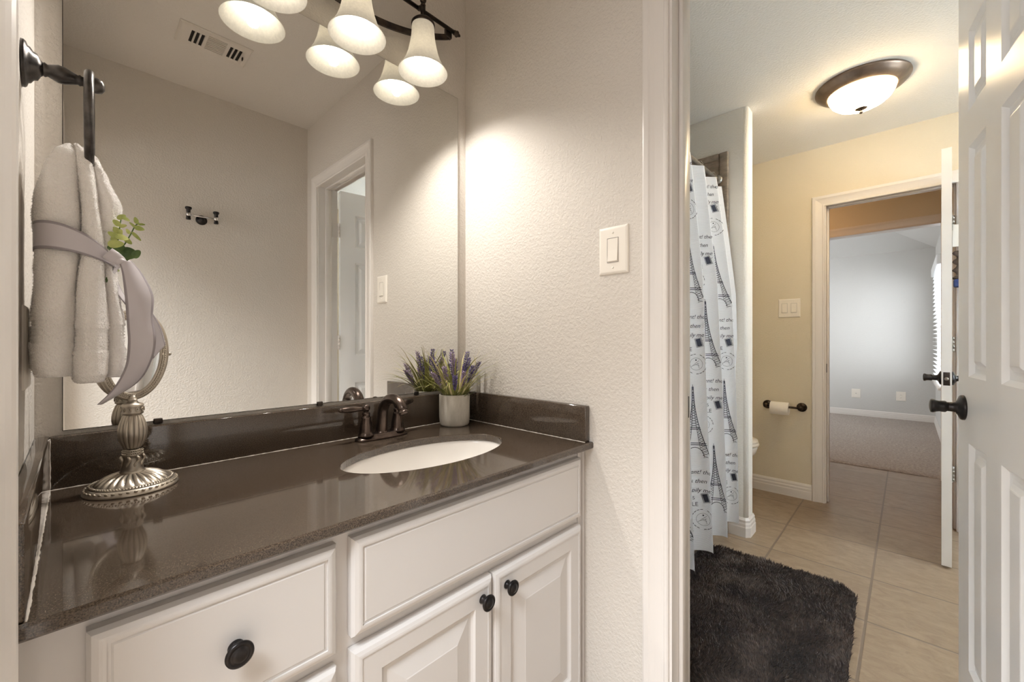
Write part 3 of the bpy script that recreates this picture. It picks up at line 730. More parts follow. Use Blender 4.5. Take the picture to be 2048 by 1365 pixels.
for k, (dx, dy, ln, az, h) in enumerate([(-.01, -.02, .02, 3.4, .150), (.02, 0, .05, .2, .150), (.0, .01, .015, 1.2, .160), (-.03, -.01, .05, 3.7, .105), (-.02, .02, .05, 2.6, .135), (.02, -.03, .03, 5.2, .105),
        (.0, -.035, .02, 4.6, .085), (.035, -.01, .055, 5.9, .115), (-.025, -.03, .045, 4.1, .075), (.015, .02, .03, .8, .125), (-.01, -.01, .005, 0, .118), (.03, .02, .045, .3, .10), (-.035, 0, .06, 3.2, .085), (.01, -.02, .03, 5.6, .13)]):
    spike(px_+dx, py_+dy, ln, az, h, 'lav' if k % 3 else 'lavl')

# ------------------------------------------------------------------ pedestal mirror
sx_, sy_ = .076, 1.112
pm = thing('pedestal_mirror', (sx_, sy_, CT), 'ornate antique-silver oval mirror on a pedestal, standing at the left of the counter', 'mirror')
b = MB()
lob = lambda a, u, z: 1+.0
b.lathe([(.0001, 0), (.070, 0), (.0715, .002), (.0705, .004), (.066, .010), (.0635, .012), (.062, .0115)], (sx_, sy_, CT), 72, cap=False)
b.lathe([(.062, .0125), (.060, .0150), (.058, .0155), (.056, .0140)], (sx_, sy_, CT), 72, cap=False)
gad = lambda a, u, z: (1, (.0042*abs(math.sin(a*12+u*1.2))-.002)*math.sin(PI*min(1, u*.97+.03))**.6)
b.lathe([(.056, .0140), (.053, .0172), (.050, .0195), (.046, .0222), (.042, .0245), (.037, .0265), (.032, .028), (.027, .0294), (.022, .0305), (.018, .031)], (sx_, sy_, CT), 168, cap=False, mod=gad)
for k in range(84):
    a = 2*PI*k/84; b.sphere((sx_+.0608*math.cos(a), sy_+.0608*math.sin(a), CT+.0150), .0017, 6)
for k in range(40):
    a = 2*PI*k/40; m_ = Matrix.Translation((sx_+.0675*math.cos(a), sy_+.0675*math.sin(a), CT+.0075)) @ Matrix.Rotation(a, 4, 'Z') @ Matrix.Rotation(-.9, 4, 'Y')
    b.box(-.0035, .0035, -.0028, .0028, -.0014, .0018, 0, .0012, 1, mx=m_)
b.build('pedestal_base', 'silver', pm)
b = MB()
b.lathe([(.0190, .030), (.0195, .033), (.0175, .035), (.0165, .040), (.0150, .058), (.0150, .063), (.0160, .065)], (sx_, sy_, CT), 40, cap=False)
for zz_ in (.066, .0705, .075):
    b.lathe([(.0150, zz_-.0015), (.0160, zz_), (.0150, zz_+.0015)], (sx_, sy_, CT), 40, cap=False)
for zz_ in (.068, .0728):
    for k in range(30): a = 2*PI*k/30; b.sphere((sx_+.0156*math.cos(a), sy_+.0156*math.sin(a), CT+zz_), .0013, 6)
fl = lambda a, u, z: 1+.07*abs(math.sin(a*8))*min(1, math.sin(PI*u)*1.8)
b.lathe([(.0130, .078), (.0150, .083), (.0195, .095), (.0212, .106), (.0210, .116), (.0190, .128), (.0155, .140), (.0130, .145)], (sx_, sy_, CT), 160, cap=False, mod=fl)
b.lathe([(.0150, .145), (.0170, .147), (.0165, .150), (.0165, .160), (.0175, .163), (.0150, .166), (.0090, .168), (.007, .172), (.007, .176)], (sx_, sy_, CT), 40)
for k in range(8):   # leaf ornaments round the lower collar
    a = 2*PI*k/8+.3; rr = .0165
    pl = [(sx_+(rr+.0015*math.sin(q*6))*math.cos(a+.18*math.sin(q*5)), sy_+(rr+.0015*math.sin(q*6))*math.sin(a+.18*math.sin(q*5)), CT+.064-.020*q) for q in [i/8 for i in range(9)]]
    b.tube(pl, [.0016, .0024, .0028, .0024, .0018, .0020, .0026, .0022, .0012], 8)
for k in range(10):
    a = 2*PI*k/10; b.tube([(sx_+.0172*math.cos(a+.12*math.cos(q)), sy_+.0172*math.sin(a+.12*math.cos(q)), CT+.155+.0035*math.sin(q)) for q in [i*PI/4 for i in range(8)]], .0009, 6, closed=True)
b.build('stem', 'silver', pm)
# oval head, turned a little to the right of the viewer
hc = Vector((sx_+.002, sy_-.002, CT+.262)); hyaw = math.radians(16)
mh = Matrix.Translation(hc) @ Matrix.Rotation(hyaw, 4, 'Z') @ Matrix.Rotation(math.radians(7), 4, 'X')
def oval(a_, b_, n, y): return [(a_*math.cos(2*PI*k/n), y, b_*math.sin(2*PI*k/n)) for k in range(n)]
b = MB()
for (aa, bb, y, r) in ((.0520, .0865, 0, .0050), (.0470, .0815, -.003, .0024), (.0430, .0775, -.0035, .0022)): b.tube(oval(aa, bb, 84, y), r, 10, closed=True, mx=mh)
for q in range(110):
    a = 2*PI*q/110; b.sphere((.0494*math.cos(a), -.0048, .0840*math.sin(a)), .0017, 6, mx=mh)
for q in range(96):
    a = 2*PI*q/96; b.sphere((.0450*math.cos(a), -.0058, .0795*math.sin(a)), .0015, 6, mx=mh)
vs = oval(.051, .086, 60, .004); b.add(vs, [tuple(range(60))], 0, False, mh)
b.build('frame', 'silver', pm)
b = MB(); b.add(oval(.0430, .0775, 84, -.0025), [tuple(range(84))], 0, False, mh); b.build('mirror_glass', 'mirror', pm, fix=False)
b = MB(); U = [(.058*math.cos(a), .010, .058*math.sin(a)*1.50) for a in [PI+PI*k/28 for k in range(29)]]
b.tube(U, [.0028+.0018*math.sin(PI*k/28) for k in range(29)], 10, mx=mh)
for sgn in (-1, 1):
    b.tube([(sgn*.052, 0, 0), (sgn*.060, .008, 0)], .0030, 10, mx=mh); b.sphere((sgn*.0615, .008, 0), .0040, 12, mx=mh)
b.build('yoke', 'silver', pm)
b = MB(); b.tube([(sx_, sy_, CT+.170), (sx_, sy_+.004, CT+.181)], .006, 12); b.build('swivel', 'silver', pm)

# ------------------------------------------------------------------ towel ring
ty, tz = .95, 1.513
tr_ = thing('towel_ring', (XL, ty, tz), 'dark pewter towel ring high on the left wall', 'towel ring')
mxx = Matrix.Translation((XL, ty, tz)) @ Matrix.Rotation(PI/2, 4, 'Y')
b = MB(); b.lathe([(.0001, 0), (.033, 0), (.033, .003), (.031, .005), (.026, .0065), (.025, .009), (.020, .012), (.0185, .016), (.012, .019), (.010, .021)], n=40, mx=mxx); b.build('rosette', 'pewter', tr_)
b = MB(); b.lathe([(.0085, .020), (.0105, .023), (.0085, .026), (.0100, .029), (.0130, .037), (.0125, .044), (.0085, .054), (.0070, .058), (.0085, .060), (.0070, .0625), (.0072, .068), (.0115, .074), (.0120, .079), (.0100, .085), (.0050, .0885), (.0001, .089)], n=32, mx=mxx); b.build('post', 'pewter', tr_)
rx = XL+.071; RR = .073
b = MB(); b.tube([(rx+.002*math.sin(a), ty+RR*math.sin(a), tz+.010-RR+RR*math.cos(a)) for a in [2*PI*k/72 for k in range(72)]], .0058, 14, closed=True); b.build('ring', 'pewter', tr_)

# ------------------------------------------------------------------ towel
def interp(tab, z):
    tab = sorted(tab)
    if z <= tab[0][0]: return tab[0][1]
    for (a, va), (c_, vc_) in zip(tab, tab[1:]):
        if z <= c_: u = (z-a)/(c_-a); u = u*u*(3-2*u)*.5+u*.5; return va+(vc_-va)*u
    return tab[-1][1]
YT = .925
def tx(px, py): return Q(px, py, YT).x
def tzz(py, px=150): return Q(px, py, YT).z
# rows: y pixel -> (left px, split px, fold px, right px)
rows = [(276, 128, 148, 158, 176), (300, 112, 158, 178, 192), (340, 86, 160, 186, 214), (390, 70, 163, 194, 238), (430, 70, 166, 198, 236), (470, 73, 166, 202, 228), (505, 74, 164, 206, 222), (540, 70, 158, 208, 228), (590, 67, 154, 212, 238), (650, 65, 150, 214, 247), (700, 64, 148, 214, 250), (745, 66, 148, 212, 250), (764, 70, 148, 208, 246)]
tabs = [[(tzz(r[0]), tx(r[k], r[0])) for r in rows] for k in (1, 2, 3, 4)]
zt_, zb_ = tzz(276), tzz(764)
b = MB()
def lobe(tl, tr2, hy_tab, cyv, bottom, seed, squash=1.0):
    nz, n = 190, 72; vs = []
    for i in range(nz+1):
        z = zt_-.002*0+(bottom-zt_)*i/nz; x0 = interp(tl, z); x1 = interp(tr2, z); cx = (x0+x1)/2; hx = max(.002, (x1-x0)/2+.003)
        hy = interp(hy_tab, z); tcap = min(1, (i/9.0))**.5; bcap = min(1, ((nz-i)/5.0))**.4
        zz_ = (z-bottom)
        step = 0.0
        if .048 < zz_ < .083: step = -.0016+.0007*math.sin(zz_*2*PI/.0052)
        elif zz_ < .010: step = -.0012
        for k in range(n):
            a = 2*PI*k/n; c_, s_ = math.cos(a), math.sin(a)
            rx_ = math.copysign(abs(c_)**.72, c_)*(hx+step)*tcap*(.88+.12*bcap); ry = math.copysign(abs(s_)**.8, s_)*(hy+step)*tcap*(.9+.1*bcap)
            p = Vector((cx+rx_, cyv+ry, z))
            w_ = noise.noise(Vector((c_*1.5+seed, s_*1.5, z*14)))*.004+noise.noise(Vector((p.x*260, p.y*260, z*260)))*.0009+noise.noise(Vector((p.x*900, p.y*900, z*900)))*(.0007 if not(.048 < zz_ < .083) else .0001)
            p += Vector((c_, s_, 0))*w_
            p.x = max(p.x, XL+.003)
            vs.append(p)
    fs = [(i*n+k, i*n+(k+1) % n, (i+1)*n+(k+1) % n, (i+1)*n+k) for i in range(nz) for k in range(n)]
    fs += [tuple(range(n))[::-1], tuple(nz*n+k for k in range(n))]
    b.add(vs, fs, 0, True)
hy1 = [(zb_, .062), (tzz(600), .058), (tzz(500), .046), (tzz(460), .045), (tzz(390), .052), (tzz(320), .034), (zt_, .016)]
lobe(tabs[0], tabs[1], hy1, .958, tzz(752), 1)
lobe(tabs[1], tabs[2], hy1, .950, tzz(766), 5)
hy2 = [(z, v*.85) for z, v in hy1]
lobe(tabs[2], tabs[3], hy2, .962, tzz(758), 9)
rg = np.random.default_rng(11)
nv = len(b.v); quads = [f for f in b.f if len(f) == 4]; V_ = b.v
cen = {}
tvs, tfs = [], []
pick = rg.integers(0, len(quads), 52000)
for q in pick:
    a, c_, d, e = (Vector(V_[i]) for i in quads[q]); nr = (c_-a).cross(e-a)
    if nr.length < 1e-12: continue
    nr.normalize(); u, v = rg.random(2); p = a.lerp(c_, u).lerp(e.lerp(d, u), v)
    side = Vector(rg.normal(0, 1, 3)); side = (side-nr*side.dot(nr)).normalized()
    t_ = (nr+Vector(rg.normal(0, .45, 3))); t_.z -= .35; t_.normalize(); L = rg.uniform(.0012, .0026)
    if nr.dot(p-Vector((.004, .955, p.z))) < 0: t_ = -t_; t_.z = -abs(t_.z)
    q2 = p+t_*L
    if q2.x < XL+.001: continue
    i0 = len(tvs); tvs += [p-side*.00045-t_*.0004, p+side*.00045-t_*.0004, q2]; tfs.append((i0, i0+1, i0+2))
b2 = b; ot = len(b2.v)
b2.add(tvs, tfs, 0, False)
tag(b.build('hand_towel', 'terry', fix=False), 'thick white terry hand towel hanging from the ring at the left', 'towel')

# ribbon: band round the towel, knot and two tails
rb = thing('satin_ribbon', (.05, .93, 1.235), 'wide mauve-grey satin ribbon tied round the hanging towel', 'ribbon')
def strip(name, Lp, Rp, thick=.0006, sub=8, wav=0.0):
    """Lp, Rp: matching lists of 3-D edge points; smooth strip with selvedge"""
    def cr(P_, u):
        n = len(P_)-1; i = min(int(u*n), n-1); t = u*n-i
        p0, p1, p2, p3 = P_[max(i-1, 0)], P_[i], P_[i+1], P_[min(i+2, n)]
        return .5*((2*p1)+(-p0+p2)*t+(2*p0-5*p1+4*p2-p3)*t*t+(-p0+3*p1-3*p2+p3)*t*t*t)
    n = (len(Lp)-1)*sub; m_ = 10; b = MB(); vs = []
    Lp = [Vector(p) for p in Lp]; Rp = [Vector(p) for p in Rp]
    for i in range(n+1):
        a, c_ = cr(Lp, i/n), cr(Rp, i/n)
        for j in range(m_+1): 
            v = j/m_; vs.append(a.lerp(c_, v)+Vector((0, -1, 0))*wav*math.sin(PI*v))
    fs = [(i*(m_+1)+j, i*(m_+1)+j+1, (i+1)*(m_+1)+j+1, (i+1)*(m_+1)+j) for i in range(n) for j in range(m_)]
    b.add(vs, fs, 0, True)
    for q in range(len(b.f)):
        if q % m_ in (0, m_-1): b.m[q] = 1
    o = b.build(name, ['satin', 'satin_edge'], rb, fix=False)
    md = o.modifiers.new('thick', 'SOLIDIFY'); md.thickness = thick
    return o
bx0, bx1 = tx(72, 480)-.001, tx(226, 490)+.001; bcx, bhx, bcy, bhy = (bx0+bx1)/2+.001, (bx1-bx0)/2+.0045, .954, .0545
Lp, Rp = [], []
for k in range(33):
    a = PI*.5+2*PI*k/32 ; c_, s_ = math.cos(a), math.sin(a)
    x = bcx+math.copysign(abs(c_)**.8, c_)*bhx; y = bcy+math.copysign(abs(s_)**.8, s_)*bhy
    x = max(x, XL+.0015)
    f_ = max(0, min(1, (x-bx0)/(bx1-bx0)))**2.2
    zt2 = tzz(452)*(1-f_)+tzz(508)*f_; zb2 = tzz(506)*(1-f_)+tzz(528)*f_
    Lp.append((x, y, zt2)); Rp.append((x, y, zb2))
strip('band', Lp, Rp, sub=3)
YK = .905
kn = Q(240, 524, YK)
b = MB(); b.sphere(kn, .0085, 14, sz=.8); b.tube([Q(214, 506, YK-.004), Q(228, 515, YK-.004), Q(240, 522, YK-.002), Q(248, 530, YK)], [.010, .010, .008, .006], 12, flat=.45); b.build('knot', 'satin', rb)
L1 = [(238, 524), (244, 548), (250, 600), (254, 650), (256, 690), (250, 735), (226, 778), (194, 810)]
R1 = [(262, 522), (284, 548), (306, 590), (306, 630), (311, 668), (312, 708), (292, 752), (262, 772)]
R1[-1] = (204, 806)
ys = [.902, .893, .886, .890, .884, .888, .894, .90]
R1 = [(262, 522), (284, 548), (306, 590), (306, 635), (312, 680), (303, 722), (275, 765), (206, 808)]
strip('tail', [Q(p[0], p[1], y) for p, y in zip(L1, ys)], [Q(p[0], p[1], y+.012*math.sin(i*1.1)) for i, (p, y) in enumerate(zip(R1, ys))], sub=8, wav=.004)
L2 = [(228, 528), (224, 556), (236, 590), (262, 625), (290, 668), (306, 718)]
R2 = [(243, 530), (232, 552), (256, 600), (296, 618), (320, 652), (331, 690)]
strip('tail', [Q(p[0], p[1], .925) for p in L2], [Q(p[0], p[1], .935) for p in R2], sub=8)

# eucalyptus sprig tucked into the ribbon
eu = thing('eucalyptus_sprig', kn+Vector((0, .015, 0)), 'green eucalyptus sprig tucked behind the ribbon knot on the towel', 'sprig')
YE = .930
stems = [[(216, 585), (222, 540), (232, 510), (236, 480), (240, 452), (243, 432)], [(236, 505), (250, 488), (262, 468), (270, 452), (278, 446)]]
b = MB()
for st in stems: b.tube([Q(x, y, YE) for x, y in st], .0009, 6)
b.build('stem', 'eucd', eu)
leaves = [(243, 434, 16, 8, .5), (233, 446, 14, 9, 2.6), (252, 438, 14, 7, -.4), (231, 460, 15, 10, 2.8), (246, 452, 13, 6, .3), (256, 463, 10, 7, 2.2), (272, 441, 12, 8, 1.9), (283, 449, 13, 4, .1), (279, 457, 17, 9, -.1), (265, 450, 13, 5, 2.5), (273, 473, 20, 6, -.7), (244, 475, 22, 11, -.15), (256, 482, 16, 9, -.6), (232, 488, 26, 13, .15), (228, 499, 22, 10, -.3), (236, 508, 22, 13, -.2), (259, 500, 20, 8, -.1), (258, 513, 22, 11, .1), (273, 508, 18, 13, .8), (217, 540, 10, 5, 1.4), (213, 560, 9, 4, 1.5)]
leaves += [(226, 470, 18, 9, 2.7), (236, 497, 24, 14, .4), (247, 505, 22, 12, -.5), (224, 512, 20, 12, .2), (250, 516, 20, 12, .3), (240, 466, 14, 9, 1.2), (262, 508, 18, 10, -.2), (230, 476, 16, 10, .8)]
for i, (x, y, ln, wd, rot) in enumerate(leaves):
    b = MB(); c_ = Q(x, y, YE-.004-.012*R.random()); s_ = .00095; n = 16; vs = [c_]; ty_ = R.uniform(-.5, .5)
    for ring_ in (.55, 1.0):
        for k in range(n):
            a = 2*PI*k/n; u, v = ln*.5*math.cos(a)*ring_, wd*.5*math.sin(a)*ring_*(1-.25*math.cos(a))
            dx, dz = (u*math.cos(rot)-v*math.sin(rot)), (u*math.sin(rot)+v*math.cos(rot))
            vs.append(c_+Vector((dx*s_*.8, ty_*v*s_+abs(u)*.15*s_, dz*s_*1.0)))
    fs = [(0, 1+k, 1+(k+1) % n) for k in range(n)]+[(1+k, 1+n+k, 1+n+(k+1) % n, 1+(k+1) % n) for k in range(n)]
    b.add(vs, fs, 0, True); b.build('leaf', 'eucd' if y > 495 else 'euc', eu, fix=False)

# ------------------------------------------------------------------ switches and outlets
def plate_things(name, P, w_, h_, rockers, label, cat, kind='rocker', group=None, origin=(0, 0, 0)):
    """P(u, z, d): plate centred on u=z=0"""
    t = thing(name, origin, label, cat, group)
    b = MB(); b.rings(-w_/2, w_/2, -h_/2, h_/2, [(0, .0), (0, .002), (.002, .0045), (.006, .006), (.008, .0062)], P); b.rings(-w_/2, w_/2, -h_/2, h_/2, [(0, 0)], P); b.build('plate', 'plate', t)
    for u in rockers:
        if kind == 'rocker':
            b = MB(); b.rings(u-.0175, u+.0175, -.034, .034, [(0, .0062), (0, .0068), (.001, .0068), (.0012, .0050), (.0030, .0050)], P, 1)
            vs = [P(u-.015, -.031, .0058), P(u+.015, -.031, .0058), P(u+.015, .031, .0058), P(u-.015, .031, .0058), P(u-.0148, -.0305, .0105), P(u+.0148, -.0305, .0105), P(u+.0148, .031, .0070), P(u-.0148, .031, .0070), P(u-.0148, 0, .0078), P(u+.0148, 0, .0078)]
            b.add(vs, [(4, 5, 9, 8), (8, 9, 6, 7), (0, 1, 5, 4), (2, 3, 7, 6), (1, 2, 6, 9, 5), (3, 0, 4, 8, 7)])
            b.build('rocker', ['plate', 'gap'], t)
            for sz in (-.048, .048):
                c_ = Vector(P(u, sz, .0062)); nrm = (Vector(P(u, sz, 1))-Vector(P(u, sz, 0))).normalized()
                b = MB(); b.lathe([(.0001, 0), (.0032, 0), (.0030, .0008), (.0001, .0012)], n=14, mx=Matrix.Translation(c_) @ nrm.to_track_quat('Z', 'Y').to_matrix().to_4x4()); b.build('screw', 'plate', t)
        elif kind == 'duplex':
            for sz in (-.02, .02):
                b = MB(); b.rings(u-.014, u+.014, sz-.012, sz+.012, [(0, .0060), (0, .0085), (.001, .009)], P)
                for du in (-.005, .005): b.rings(u+du-.0011, u+du+.0011, sz-.003, sz+.004, [(0, .0091), (0, .0093)], P, 1)
                b.build('socket', ['plate', 'dark'], t)
        else:
            c_ = Vector(P(u, 0, .006)); nrm = (Vector(P(u, 0, 1))-Vector(P(u, 0, 0))).normalized()
            b = MB(); b.lathe([(.0001, 0), (.006, 0), (.0055, .004), (.0045, .008), (.0001, .008)], n=16, mx=Matrix.Translation(c_) @ nrm.to_track_quat('Z', 'Y').to_matrix().to_4x4()); b.build('jack', 'nickel', t)
    return t
def wallX(x, y, z, sgn): return lambda u, v, d: (x+sgn*d, y+u, z+v)
plate_things('light_switch', wallX(XR, .586, 1.350, -1), .089, .131, [0], 'white single rocker light switch between the mirror and the near doorway', 'light switch', origin=(XR, .586, 1.35))
plate_things('light_switch', wallX(XF, .609, 1.334, -1), .132, .131, [-.028, .028], 'white double rocker switch plate on the far bathroom wall', 'light switch', origin=(XF, .609, 1.334))
plate_things('outlet', wallX(XL, .99, 1.090, 1), .072, .128, [0], 'white outlet plate on the left wall behind the towel', 'outlet', 'duplex', origin=(XL, .99, 1.09))
plate_things('outlet', wallX(XBED, .544, .337, -1), .10, .125, [0], 'left of the two wall plates low on the bedroom wall, with one round jack', 'outlet', 'jack', origin=(XBED, .544, .337))
plate_things('outlet', wallX(XBED, .065, .335, -1), .10, .125, [0], 'right of the two wall plates low on the bedroom wall, with two sockets', 'outlet', 'duplex', origin=(XBED, .065, .335))

# ------------------------------------------------------------------ vanity light
vy = 1.1335
vl = thing('vanity_light', (.55, YM, 2.15), 'dark bronze three-lamp vanity light with bell shades above the mirror', 'light fixture')
def zband(x): q = (x-.55)/.37; return 2.075+.107*q*q
b = MB(); n = 48; vs = []
for k in range(n+1):
    x = .55-.355+.71*k/n; z = zband(x); y = 1.172
    vs += [(x, y-.003, z-.010), (x, y+.003, z-.010), (x, y+.003, z+.010), (x, y-.003, z+.010)]
fs = [(k*4+j, k*4+(j+1) % 4, (k+1)*4+(j+1) % 4, (k+1)*4+j) for k in range(n) for j in range(4)]+[(0, 1, 2, 3), (n*4, n*4+1, n*4+2, n*4+3)]
b.add(vs, fs)
b.box(.55+.34, .55+.366, 1.165, 1.180, 2.168, 2.200, 0, .004, 2); b.box(.55-.366, .55-.34, 1.165, 1.180, 2.168, 2.200, 0, .004, 2)
b.build('arched_band', 'iron', vl)
b = MB(); zr = 2.190
b.tube([(.55-.37, 1.158, zr), (.55+.37, 1.158, zr)], .0065, 14); b.build('cross_rod', 'iron', vl)
for sg in (-1, 1):
    b = MB(); b.lathe([(.0001, 0), (.007, .001), (.0085, .004), (.0065, .007), (.0105, .012), (.0105, .016), (.006, .021), (.0055, .024), (.0035, .028), (.0001, .031)], n=20, mx=Matrix.Translation((.55+sg*.366, 1.158, zr)) @ Matrix.Rotation(sg*PI/2, 4, 'Y')); b.build('finial', 'iron', vl)
b = MB(); b.lathe([(.0001, 0), (.062, 0), (.062, .006), (.056, .012), (.030, .018), (.0001, .020)], n=40, mx=Matrix.Translation((.55, YM, 2.165)) @ Matrix.Rotation(PI/2, 4, 'X')); b.tube([(.55, YM-.01, 2.165), (.55, 1.172, 2.165), (.55, 1.165, 2.19)], .009, 12); b.tube([(.55, YM-.02, 2.13), (.55, 1.172, 2.08)], .006, 10); b.build('canopy', 'iron', vl)
SH = [(.0275, .158), (.033, .156), (.0355, .148), (.036, .135), (.0375, .115), (.0415, .090), (.0475, .062), (.0565, .036), (.0675, .015), (.0765, .003), (.078, 0), (.0765, .0005), (.0655, .0165), (.0545, .0375), (.0455, .063), (.0395, .091), (.0355, .115), (.034, .135), (.033, .146), (.0275, .150)]
for x in (.772, .551, .332):
    zs = 1.968
    b = MB(); b.lathe(SH+[SH[0]], (x, vy, zs), 56, cap=False); sh = b.build('shade', 'shade', vl, fix=True)
    b = MB(); b.lathe([(.0001, .172), (.018, .171), (.030, .166), (.0375, .158), (.0375, .152), (.036, .150), (.0001, .150)], (x, vy, zs), 36)
    b.tube([(x, vy, zs+.168), (x, vy, zs+.214)], .008, 14); b.tube([(x, vy, zs+.21), (x, 1.158, zs+.222)], .008, 12); b.sphere((x, vy, zs+.235), .0105, 16); b.lathe([(.006, .214), (.0085, .218), (.006, .224)], (x, vy, zs), 18)
    b.tube([(x, vy+.004, zs+.170), (x, 1.168, zband(x))], .0055, 10)
    b.build('lamp_holder', 'iron', vl)
    b = MB(); b.lathe([(.0001, .128), (.013, .126), (.014, .105), (.018, .092), (.026, .075), (.0295, .058), (.0285, .046), (.022, .034), (.012, .028), (.0001, .0265)], (x, vy, zs-.016), 28); b.build('bulb', 'bulb', sh)
    L = bpy.data.lights.new('vanity_bulb_light', 'SPOT'); L.energy = 16; L.color = (1.0, 0.95, 0.89); L.spot_size = math.radians(148); L.spot_blend = 0.6; L.shadow_soft_size = 0.016
    lo_ = bpy.data.objects.new('vanity_bulb_light', L); sc.collection.objects.link(lo_); lo_.location = (x, vy, zs+.0075)

# ------------------------------------------------------------------ air vent and robe hook (seen in the mirror)
av = thing('air_vent', (.43, .13, HN), 'white metal air register in the ceiling over the vanity, seen in the mirror', 'vent')
V0, V1, U0, U1 = .045, .215, .300, .570
b = MB(); P = lambda u, w_, d: (u, w_, HN-d)
b.rings(U0, U1, V0, V1, [(0, 0), (0, .003), (.006, .008), (.010, .008), (.020, .006), (.024, .006)], P); b.build('frame', 'ventp', av)
for i, x0 in enumerate((.345, .363, .381, .488, .506, .524)):
    b = MB(); b.box(x0, x0+.010, .085, .175, HN-.0068, HN-.0058, 1); b.box(x0+.010, x0+.0125, .085, .175, HN-.012, HN-.006, 0); b.build('slot', ['ventp', 'dark'], av)
for k in range(9):
    y = .078+k*.013; MB().box(.404, .474, y, y+.0045, HN-.010, HN-.0062, 0, .001, 1).build('louver', 'ventp', av)
MB().box(.543, .547, .12, .135, HN-.018, HN-.006).build('lever', 'iron', av)

rh = thing('robe_hook', (.469, YB, 1.765), 'small double robe hook on the beige wall, seen in the mirror', 'hook')
b = MB(); b.lathe([(.0001, 0), (.026, 0), (.026, .003), (.022, .006), (.013, .009), (.011, .022), (.006, .026), (.0001, .026)], n=32, mx=Matrix.Translation((.469, YB, 1.760)) @ Matrix.Rotation(-PI/2, 4, 'X')); b.build('rosette', 'black', rh)
b = MB(); b.tube([(.408, YB+.030, 1.772), (.530, YB+.030, 1.772)], .0038, 10); b.build('bar', 'chrome', rh)
for x in (.408, .530):
    b = MB(); b.lathe([(.0001, -.026), (.010, -.026), (.011, -.022), (.0095, -.012), (.0095, .026), (.0115, .028), (.0145, .031), (.0145, .039), (.012, .041), (.0001, .041)], (x, YB+.030, 1.772), 22); pg = b.build('peg', 'black', rh)
    MB().lathe([(.0102, -.008), (.0102, .010)], (x, YB+.030, 1.772), 22).build('collar', 'chrome', pg)
    
# ------------------------------------------------------------------ bathroom ceiling lamp
lx, ly = 2.775, .172
cl_ = thing('ceiling_lamp', (lx, ly, HB), 'lit round flush ceiling lamp with a bronze rim and white glass bowl', 'ceiling lamp')
b = MB(); b.lathe([(.0001, 0), (.190, 0), (.192, -.006), (.190, -.012), (.184, -.016), (.178, -.026), (.160, -.038), (.146, -.046), (.137, -.048), (.134, -.042)], (lx, ly, HB), 72); b.build('pan', 'panb', cl_)
b = MB(); b.lathe([(.136, -.044), (.133, -.060), (.120, -.084), (.098, -.104), (.066, -.120), (.030, -.128), (.0001, -.130)], (lx, ly, HB), 64, cap=False); b.build('glass_bowl', 'dome', cl_)
b = MB(); b.lathe([(.0001, -.121), (.032, -.121), (.029, -.127), (.014, -.133), (.008, -.137), (.006, -.141), (.0085, -.146), (.006, -.152), (.0001, -.154)], (lx, ly, HB), 28); b.build('finial', 'bronze', cl_)
hl = thing('ceiling_lamp', (4.16, .95, 2.43), 'warm hall ceiling lamp hidden above the far doorway', 'ceiling lamp')
b = MB(); b.lathe([(.0001, 0), (.14, 0), (.135, -.03), (.12, -.035)], (4.16, .95, 2.43), 40); b.build('pan', 'bronze', hl)
b = MB(); b.lathe([(.12, -.03), (.10, -.07), (.05, -.095), (.0001, -.10)], (4.16, .95, 2.43), 40, cap=False); b.build('glass_bowl', 'hall', hl)

# ------------------------------------------------------------------ shower
rod = MB(); rod.tube([(XR2+.002, .80, 2.035), (2.566, .80, 2.035)], .0125, 18); rod.lathe([(.0001, 0), (.028, 0), (.028, .006), (.018, .012), (.0001, .013)], n=28, mx=Matrix.Translation((2.566, .80, 2.035)) @ Matrix.Rotation(-PI/2, 4, 'Y'))
rod.lathe([(.0001, 0), (.028, 0), (.028, .006), (.018, .012), (.0001, .013)], n=28, mx=Matrix.Translation((XR2+.0185, .80, 2.035)) @ Matrix.Rotation(PI/2, 4, 'Y'))
tag(rod.build('curtain_rod', 'nickel'), 'metal rod across the tub carrying the shower curtain', 'curtain rod')
CX0, CX1, CZ0, CZ1 = 1.20, 2.540, .128, 1.985
NF = 6.5
def curt(s, z):
    """s 0..1 along the curtain, z height"""
    q = max(0, min(1, (CZ1-z)/(CZ1-CZ0))); amp = .034+.040*q**.8
    ph = 2*PI*NF*s+.35*math.sin(7*s+2*q)
    flare = .075*q
    x = CX0+(CX1+flare-CX0)*s+.016*math.sin(2*ph+.6)*(.4+q)
    y = .775-.045*min(1, q*3)+amp*math.sin(ph)+.006*math.sin(5*q+9*s)
    return Vector((x, y-.010*q, z))
ns, nz = 760, 60
b = MB(); vs = [curt(i/ns, CZ0+(CZ1-CZ0)*j/nz) for i in range(ns+1) for j in range(nz+1)]
b.add(vs, [(i*(nz+1)+j, (i+1)*(nz+1)+j, (i+1)*(nz+1)+j+1, i*(nz+1)+j+1) for i in range(ns) for j in range(nz)], 0, True)
